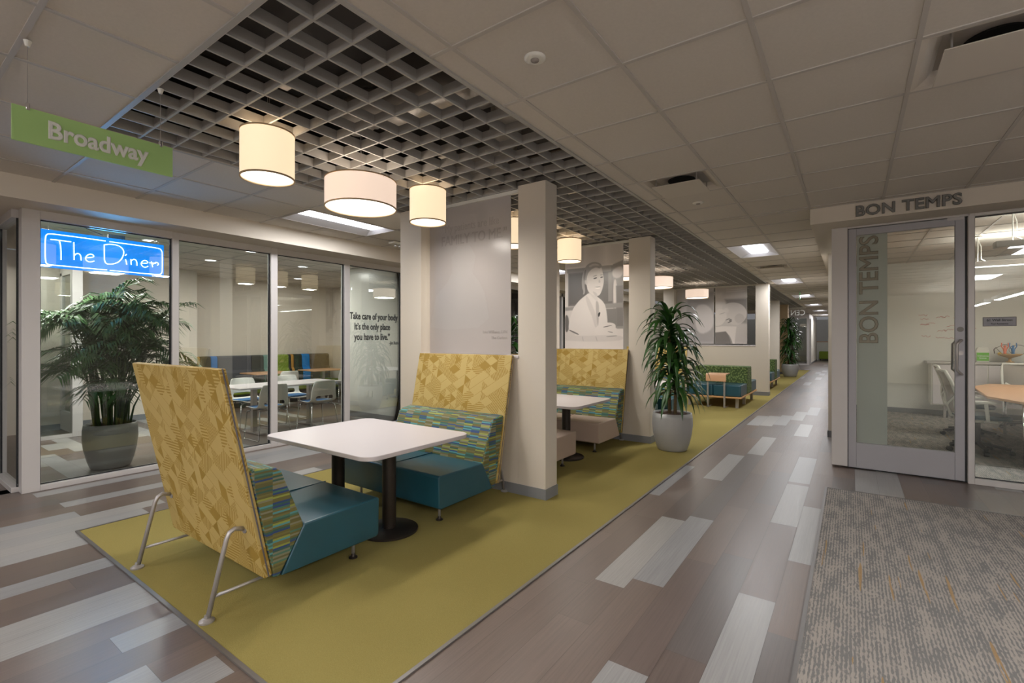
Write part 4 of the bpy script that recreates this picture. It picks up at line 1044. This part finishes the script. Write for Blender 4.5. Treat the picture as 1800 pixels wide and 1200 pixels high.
cafe_table((-10.2,5.3,0), 0.36, 0.42, M['wood'], 'small wood topped table at the banquette, left one')
cafe_table((-10.2,6.6,0), 0.36, 0.42, M['wood'], 'small wood topped table at the banquette, right one')
bq = thing('banquette', 'long banquette with multicoloured upright back panels along the far wall', 'banquette', (-11.05,5.65,0))
MB().box(0.02,0.62,-1.6,1.63,0.28,0.47).build('seat', M['lime'], bq, bevel=0.03)
MB().box(0.05,0.55,-1.6,1.62,0.008,0.28).build('plinth', M['blackplastic'], bq)
segs = [(4.05,(120,136,52)),(4.16,(60,60,52)),(4.2,(176,140,72)),(4.27,(78,72,58)),(4.47,(30,110,180)),(4.6,(78,78,84)),(5.3,(66,66,60)),(5.57,(104,140,130)),(5.71,(36,36,36)),(5.76,(176,140,72)),(5.83,(122,142,50)),(6.16,(36,36,36)),(6.22,(176,130,62)),(6.29,(44,50,42)),(6.5,(24,120,196)),(6.7,(84,72,60)),(7.24,None)]
for (a, c), (b, _) in zip(segs[:-1], segs[1:]):
    m_ = mat('banquette_fabric', S(*c), 0.85)
    MB().prism([(0.015,0.47),(0.19,0.47),(0.20,0.72),(0.17,0.76),(0.15,0.78),(0.14,1.06),(0.10,1.09),(0.015,1.09)], 'y', a-5.65+0.003, b-5.65-0.003).build('back_panel', m_, bq, bevel=0.008)
# diner room lights; those near palm and vestibule are added to brighten them
for i, (x, y) in enumerate(((-7.05,1.25),(-8.6,1.5),(-7.7,2.4),(-9.9,1.3),(-8.8,3.6),(-8.2,4.9),(-9.9,5.8),(-7.4,3.6))):
    t = thing('downlight', 'one of the round glass room downlights, some added for brightness', 'light', (x,y,2.78), 0, 'downlights in the glass room')
    MB().lathe([(0.10,0.0),(0.10,-0.004),(0.085,-0.006),(0.08,0.0)], n=28).build('trim_ring', M['white_plastic'], t)
    MB().cyl(0,0,-0.002,-0.001,0.08,28).build('lens', M['lens'], t)
    area('lamp', (0,0,-0.01), 0.2, 0.2, P_DOWN*(2.2 if i < 3 else 1.0), (1,0.97,0.92), t)

# ------------------------------------------------------------------ right side: header, storefront, door, meeting room
MB().box(-0.37,7.2,6.19,6.7,2.711,2.9).box(-0.37,-0.05,6.7,46,2.711,2.9).build('wall_header_right', M['wall'], kind='structure')
MB().box(-0.28,-0.16,8.47,46,0,2.72).build('wall_right', M['wall'], kind='structure')
MB().box(-0.29,-0.28,8.46,46,0,0.1).box(-0.29,-0.16,8.46,8.47,0,0.1).build('baseboard_right', M['base'], kind='structure')
MB().box(-0.2,6,6.7,6.72,2.711,2.95).build('wall_header_inner', M['wall'], kind='structure')
w = struct('window_8')   # corner post and head of the storefront
MB().box(-0.185,-0.035,6.56,6.66,0.02,2.711).box(-0.035,0.97,6.56,6.66,2.69,2.711).box(-0.185,-0.125,6.66,8.47,2.6,2.711).box(-0.185,-0.125,6.66,8.47,0.0,0.06).build('window_frame', M['alu'], w, bevel=0.003)
MB().box(-0.158,-0.152,6.66,8.47,0.06,2.6).build('pane', M['glass'], w)
w = struct('window_9')
MB().box(0.955,1.005,6.56,6.66,0,2.711).box(1.005,4.9,6.56,6.66,0,0.06).box(1.005,4.9,6.56,6.66,2.68,2.711).box(3.2,3.26,6.56,6.66,0.06,2.68).box(4.9,7.1,6.56,6.66,0,2.711).build('window_frame', M['alu'], w, bevel=0.003)
MB().box(1.005,3.2,6.607,6.613,0.06,2.68).box(3.26,4.9,6.607,6.613,0.06,2.68).build('pane', M['glass'], w)
MB().box(1.005,3.2,6.6,6.62,0.06,0.068).box(1.005,1.012,6.6,6.62,0.06,2.68).box(1.005,4.9,6.6,6.62,2.672,2.68).build('gasket', M['gasket'], w)
dr = struct('door_2')
MB().box(-0.03,0.045,6.575,6.62,0.015,2.685).box(0.86,0.935,6.575,6.62,0.015,2.685).box(0.045,0.86,6.575,6.62,0.015,0.295).box(0.045,0.86,6.575,6.62,2.61,2.685).build('door_leaf', M['alu_d'], dr, bevel=0.003)
MB().box(0.045,0.86,6.594,6.60,0.295,2.61).build('pane', M['glass'], dr)
MB().box(-0.035,-0.03,6.58,6.6,0,2.69).box(0.936,0.952,6.6,6.612,0,2.69).box(-0.03,0.95,6.6,6.61,2.686,2.692).box(-0.03,0.94,6.585,6.61,0.006,0.014).build('gasket', M['gasket'], dr)
hd = MB()
for yy in (6.52,):
    hd.tube([(0.90,6.575,1.44),(0.90,6.50,1.44),(0.885,6.47,1.43),(0.86,6.46,1.40),(0.86,6.46,1.14),(0.885,6.47,1.11),(0.90,6.50,1.10),(0.90,6.575,1.10)], 0.0115, 10)
    hd.tube([(0.90,6.62,1.44),(0.90,6.695,1.44),(0.885,6.725,1.43),(0.86,6.735,1.40),(0.86,6.735,1.14),(0.885,6.725,1.11),(0.90,6.695,1.10),(0.90,6.62,1.10)], 0.0115, 10)
hd.build('door_handle', M['steel'], dr, smooth=True)
MB().tube([(0.90,6.575,1.31),(0.90,6.565,1.31)],0.022,20).build('lock_cylinder', M['steel'], dr)
MB().tube([(0.90,6.575,1.55),(0.90,6.571,1.55)],0.026,20).build('push_label', M['letter'], dr)
MB().box(0.80,0.93,6.57,6.60,2.66,2.70).build('pivot', M['steel'], dr)
# frosted film with cut-out lettering running up the glass
def film():
    f = MB().box(0.05,0.318,6.591,6.5935,0.30,2.605).build('frosted_film', M['film'], dr)
    text('film_lettering','BON TEMPS', mat('clear_letter', S(134,128,112), 0.5), dr, (0.235,6.5895,1.395), (PI/2,-PI/2,0), 0.235, 0.0005, 0.005, 0.965, 'LEFT')
film()
ls = thing('raised_lettering', 'raised grey letters reading BON TEMPS above the glass door', 'lettering', (0.031,6.188,2.741))
text('letters','BON TEMPS', M['letter'], ls, (0.0,-0.008,0.0), RY, 0.150, 0.008, 0.0042, 1.02, 'LEFT', 1.03)
pl = thing('room_plaque', 'grey room name plaque reading 61 Wall Street on the meeting room glass', 'plaque', (1.185,6.60,1.577))
MB().box(-0.118,0.118,-0.006,0,0,0.092).build('plate', M['letter'], pl)
MB().box(-0.112,0.112,-0.0075,-0.006,0.006,0.086).build('insert', mat('plaque_insert', S(150,150,156),0.5), pl)
text('plaque_lettering','61 Wall Street', M['quote'], pl, (0,-0.009,0.05), RY, 0.034, 0.0005, 0.0003, 0.9, 'CENTER')
text('plaque_lettering','Paul Rossanno', M['quote'], pl, (0,-0.009,0.018), RY, 0.022, 0.0005, 0.0003, 0.95, 'CENTER')
# meeting room shell
MB().box(-0.16,7.1,12.13,12.25,0,3).build('wall_meeting_back', M['wall_white'], kind='structure')
MB().box(-0.16,-0.06,8.3,12.2,0,3).box(7.0,7.1,6.6,12.2,0,3).build('wall_meeting_side', M['wall_w'], kind='structure')
MB().box(-0.06,7,12.12,12.13,0,0.1).build('baseboard_meeting', M['base'], kind='structure')
MB().quad(-0.3,7.1,6.6,12.2,2.95,down=True).build('ceiling_meeting', M['tile'], kind='structure')
mb = MB()
for k in range(0,12): mb.box(0.26+T*k-0.012,0.26+T*k+0.012,6.7,12.13,2.944,2.949)
for k in range(0,10): mb.box(-0.2,7,6.9+T*k-0.012,6.9+T*k+0.012,2.943,2.948)
mb.build('trim_2', M['tbar'], kind='structure')
for i, (y, z) in enumerate(((7.75,2.5),(9.6,2.5))):
    t = thing('linear_pendant', ('slim linear pendant light nearest the meeting room glass', 'slim linear pendant light deeper in the meeting room')[i], 'light', (1.35,y,z), 0, 'linear pendants in the meeting room')
    MB().box(0,3.6,-0.08,0.08,0,0.075).build('housing', M['alu'], t, bevel=0.008)
    MB().box(0.12,3.55,-0.06,0.06,-0.003,0).build('lens', M['lens'], t)
    MB().tube([(0.15,0,0.075),(0.15,0,0.449)],0.006,8).tube([(0.15,0.03,0.44),(0.19,0.03,0.3),(0.19,0.02,0.12),(0.24,0.0,0.075)],0.004,6).cyl(0.15,0,0.43,0.449,0.06,20).build('stem', M['white_plastic'], t)
    area('lamp', (1.8,0,-0.01), 3.3, 0.12, P_LINEAR*0.6, (1,0.96,0.9), t)
    area('lamp', (1.8,0,0.08), 3.3, 0.12, P_LINEAR, (1,0.96,0.9), t, (PI,0,0))
cr = thing('credenza', 'white wall credenza with grey top below the whiteboard wall', 'cabinet', (2.6,12.12,0))
MB().box(-1.46,1.6,-0.46,0,1.0,1.045).build('countertop', M['steel'], cr, bevel=0.006)
MB().box(-1.40,1.6,-0.42,0,0.24,1.0).build('body', M['white_plastic'], cr, bevel=0.004)
for k in range(4): MB().box(-1.38+k*0.745,-1.38+k*0.745+0.73,-0.44,-0.42,0.26,0.985).build('door', M['white_lam'], cr, bevel=0.004)
for x in (-1.2,-1.14,1.2): MB().box(x-0.02,x+0.02,-0.36,-0.32,0.007,0.24).build('leg', M['steel'], cr)
# objects on the credenza
t = thing('paper_carton', 'small white gable carton with a lime green label on the credenza', 'carton', (1.91,11.85,1.046))
MB().box(-0.085,0.085,-0.05,0.05,0,0.2).prism([(-0.085,0.2),(0.085,0.2),(0.06,0.26),(-0.06,0.26)], 'y', -0.045, 0.045).build('body', M['white_plastic'], t, bevel=0.004)
MB().box(-0.08,0.08,-0.053,-0.051,0.02,0.165).build('label_patch', mat('lime_label', S(92,180,20), 0.5), t)
text('label_lettering','welcome\nhome', M['sign_white'], t, (0,-0.0545,0.095), RY, 0.04, 0.0003, 0.0006, 1, 'CENTER')
t = thing('fruit_bowl', 'footed amber glass bowl with looped wire handle on the credenza', 'bowl', (2.26,11.86,1.046))
MB().lathe([(0,0),(0.06,0.0),(0.06,0.008),(0.02,0.02),(0.018,0.07),(0.05,0.085),(0.12,0.11),(0.17,0.15),(0.16,0.15),(0.1,0.12),(0,0.1)]).build('bowl', M['glasspot'], t, smooth=True)
MB().tube([(0.10+0.11*math.cos(a), 0, 0.22+0.085*math.sin(a)) for a in [k*2*PI/20 for k in range(20)]], 0.004, 6, closed=True).tube([(-0.1,0,0.15),(-0.17,0,0.25),(-0.08,0,0.31),(0,0,0.3)],0.005,6).tube([(-0.17,0,0.26),(-0.2,0,0.22),(-0.19,0,0.15)],0.007,6).build('wire_loop', M['blackmetal'], t)
for j, (nm, lb, c, pts, r) in enumerate((('toy_figure','coral toy figure with raised arms in the amber bowl',(226,120,92),[(-0.06,0,0.13),(-0.06,0,0.30)],0.022), ('toy_figure','blue toy figure with raised arms in the amber bowl',(50,120,180),[(0.04,0,0.13),(0.04,0,0.29)],0.022))):
    g = thing(nm, lb, 'toy', (2.26+pts[0][0],11.86,1.046+0.12), 0, 'toy figures in the bowl')
    mm_ = mat('toy_%d' % j, S(*c), 0.5)
    MB().lathe([(0,0),(0.024,0.01),(0.02,0.06),(0.028,0.11),(0.012,0.13),(0.02,0.15),(0.02,0.165),(0,0.18)], n=14).tube([(0.02,0,0.11),(0.045,0,0.16),(0.04,0,0.22)],0.008,6).tube([(-0.02,0,0.11),(-0.045,0,0.16),(-0.04,0,0.22)],0.008,6).tube([(0.01,0,0.01),(0.05,-0.03,-0.0),(0.09,-0.03,0.005)],0.011,6).build('body', mm_, g, smooth=True)
g = MB().lathe([(0,-0.03),(0.02,-0.022),(0.03,0),(0.02,0.022),(0,0.03)], n=14).build('toy_ball', mat('toy_yellow', S(224,184,60), 0.5), loc=(2.13,11.84,1.19))
tag(g, 'yellow toy at the left rim of the amber bowl', 'toy')
# whiteboard marker notes on the wall
def scribble(label, x, z, w_, h_, c, seed, n):
    random.seed(seed); mb = MB()
    for i in range(n):
        px_ = x+w_*random.random(); pz = z+h_*random.random(); pts = []
        for k in range(9): pts.append((px_+k*0.016, 0, pz+random.uniform(-0.018,0.018)))
        mb.tube(pts, 0.0028, 4)
    tag(mb.build('marker_notes', mat('marker_ink_%d' % seed, S(*c), 0.6), loc=(0,12.127,0)), label, 'handwriting')
scribble('red marker notes in a flow down the glossy wall, left of the door stile', 0.95, 1.45, 0.85, 0.55, (196,92,84), 1, 16)
scribble('dark marker numbers in a circle at the right of the glossy wall', 2.6, 1.75, 0.3, 0.4, (60,62,66), 2, 7)
# meeting table
mt = thing('meeting_table', 'boat shaped maple meeting table on chrome legs', 'table', (2.2,8.95,0))
MB().prism([(-0.83,-0.72),(-0.62,-1.32),(-0.5,-1.42),(0.6,-1.45),(0.9,-0.9),(0.95,0.2),(0.8,1.5),(-0.42,1.6),(-0.72,0.9)], 'z', 0.715, 0.745).build('tabletop', M['wood'], mt, bevel=0.005)
for (x, y) in ((-0.60,-1.22),(0.5,-1.22),(-0.3,1.3),(0.6,1.3)): MB().cyl(x,y,0.007,0.715,0.016,12,r1=0.028).build('leg', M['chrome'], mt, smooth=True)
MB().box(-0.45,0.55,-1.1,1.2,0.66,0.7).build('underframe', M['blackplastic'], mt)
t = thing('speakerphone', 'small dark conference phone on the maple table', 'phone', (1.95,8.25,0.746))
MB().lathe([(0.09,0),(0.09,0.015),(0.06,0.04),(0,0.045)], n=20).build('body', M['blackplastic'], t, smooth=True)
def task_chair(loc, rz, label):
    t = thing('task_chair', label, 'chair', loc, rz, 'white framed task chairs')
    for k in range(5):
        a = k*2*PI/5; c, s = math.cos(a), math.sin(a)
        arm = MB().bar((0.03*c,0.03*s,0.12),(0.30*c,0.30*s,0.08),0.045,0.035).build('base_arm', M['blackplastic'], t, bevel=0.006)
        MB().tube([(0.31*c-0.022*s,0.31*s+0.022*c,0.037),(0.31*c+0.022*s,0.31*s-0.022*c,0.037)],0.029,14).build('caster', M['blackplastic'], arm)
    MB().cyl(0,0,0.1,0.40,0.028,14).build('gas_column', M['blackplastic'], t)
    MB().box(-0.24,0.24,-0.22,0.26,0.44,0.50).build('seat', M['teal'], t, bevel=0.025, seg=3)
    MB().box(-0.16,0.16,-0.2,0.15,0.40,0.44).build('seat_pan', M['white_plastic'], t, bevel=0.01)
    # backrest frame, curved
    P = [(0.15,-0.23,0.50),(0.22,-0.27,0.62),(0.235,-0.26,0.75),(0.225,-0.31,0.92),(0.20,-0.36,1.04)]
    ring = P+[(-x,y,z) for x,y,z in P[::-1]]
    MB().tube(ring, 0.019, 8, closed=True).tube([(0,-0.05,0.42),(0,-0.26,0.46),(0,-0.29,0.6),(0.2,-0.26,0.72)],0.02,8).tube([(0,-0.29,0.6),(-0.2,-0.26,0.72)],0.02,8).build('back_frame', M['white_plastic'], t, smooth=True)
    vs = []
    for (x, y, z) in P: vs += [(-x,y,z),(0,y-0.03,z),(x,y,z)]
    fs = [(j*3+i, j*3+i+1, j*3+i+4, j*3+i+3) for j in range(4) for i in range(2)]
    o = MB().add(vs, fs).build('mesh_back', M['mesh'], t, smooth=True); o.modifiers.new('s','SOLIDIFY').thickness = 0.006
    for s in (-1, 1):
        MB().tube([(s*0.20,0.02,0.42),(s*0.29,0.02,0.44),(s*0.29,0.0,0.66)],0.02,8).box(s*0.29-0.035,s*0.29+0.035,-0.13,0.13,0.655,0.685).build('armrest', M['white_plastic'], t, bevel=0.008)
task_chair((1.32,8.45,0), -PI/2+0.1, 'white framed task chair nearest the glass, back to the door')
task_chair((1.42,9.75,0), -PI/2, 'white framed task chair behind the nearest one, left of the table')
task_chair((2.30,10.95,0), PI+0.1, 'white framed task chair with grey mesh back at the far end of the maple table')

# ------------------------------------------------------------------ far end of the corridor
w = struct('window_10')
MB().box(-4.6,-1.9,31.0,31.1,2.6,2.88).box(-4.6,-1.9,31.0,31.1,0,0.1).box(-2.02,-1.9,31.0,31.1,0.1,2.6).box(-3.6,-3.52,31.0,31.1,0.1,2.6).box(-1.98,-1.9,31.1,38,2.6,2.88).box(-1.98,-1.9,31.1,31.3,0,2.6).box(-1.98,-1.9,32.4,32.6,0,2.6).build('window_frame', M['alu'], w)
MB().box(-4.6,-2.02,31.04,31.05,0.1,2.6).box(-1.95,-1.94,31.3,32.4,0.05,2.6).build('pane', M['glass'], w)
MB().box(-1.98,-1.9,32.6,38,0,2.6).box(-6.6,-6.4,16,38,0,2.88).box(-6.6,-1.9,37.9,38,0,2.88).build('wall_far_room', M['wall_w'], kind='structure')
MB().box(-1.91,-1.89,32.6,38,0,0.1).build('baseboard_far', M['base'], kind='structure')
MB().box(-13,-0.2,45,45.1,0,3).build('wall_far', M['wall_w'], kind='structure')
cn = thing('hanging_letters', 'pale letters seen in reverse above the far dracaena', 'lettering', (-1.68,25.0,2.53))
text('letters','CEN', M['sign_white'], cn, (0,0,0), (PI/2,0,PI), 0.34, 0.01, 0.0, 0.86, 'LEFT')
MB().box(-0.62,0.02,-0.01,0.01,0.30,0.35).build('hanging_rail', M['wall_w'], cn)
t = thing('lime_ottoman', 'lime green upholstered bench at the far end of the corridor', 'bench', (-1.45,39,0))
MB().box(-0.35,0.7,-0.3,0.3,0.1,0.62).build('body', M['lime'], t, bevel=0.03)
for x in (-0.28,0.6): MB().box(x-0.03,x+0.03,-0.25,-0.2,0.0,0.1).build('leg', M['blackplastic'], t)
t = thing('screen_divider', 'white low divider panel behind the lime green bench', 'divider', (-1.3,39.5,0))
MB().box(-0.9,1.0,0,0.06,0,1.25).build('panel', M['white_plastic'], t)
MB().box(-0.9,1.0,-0.01,0.07,1.25,1.29).build('rail', M['woodbase'], t)
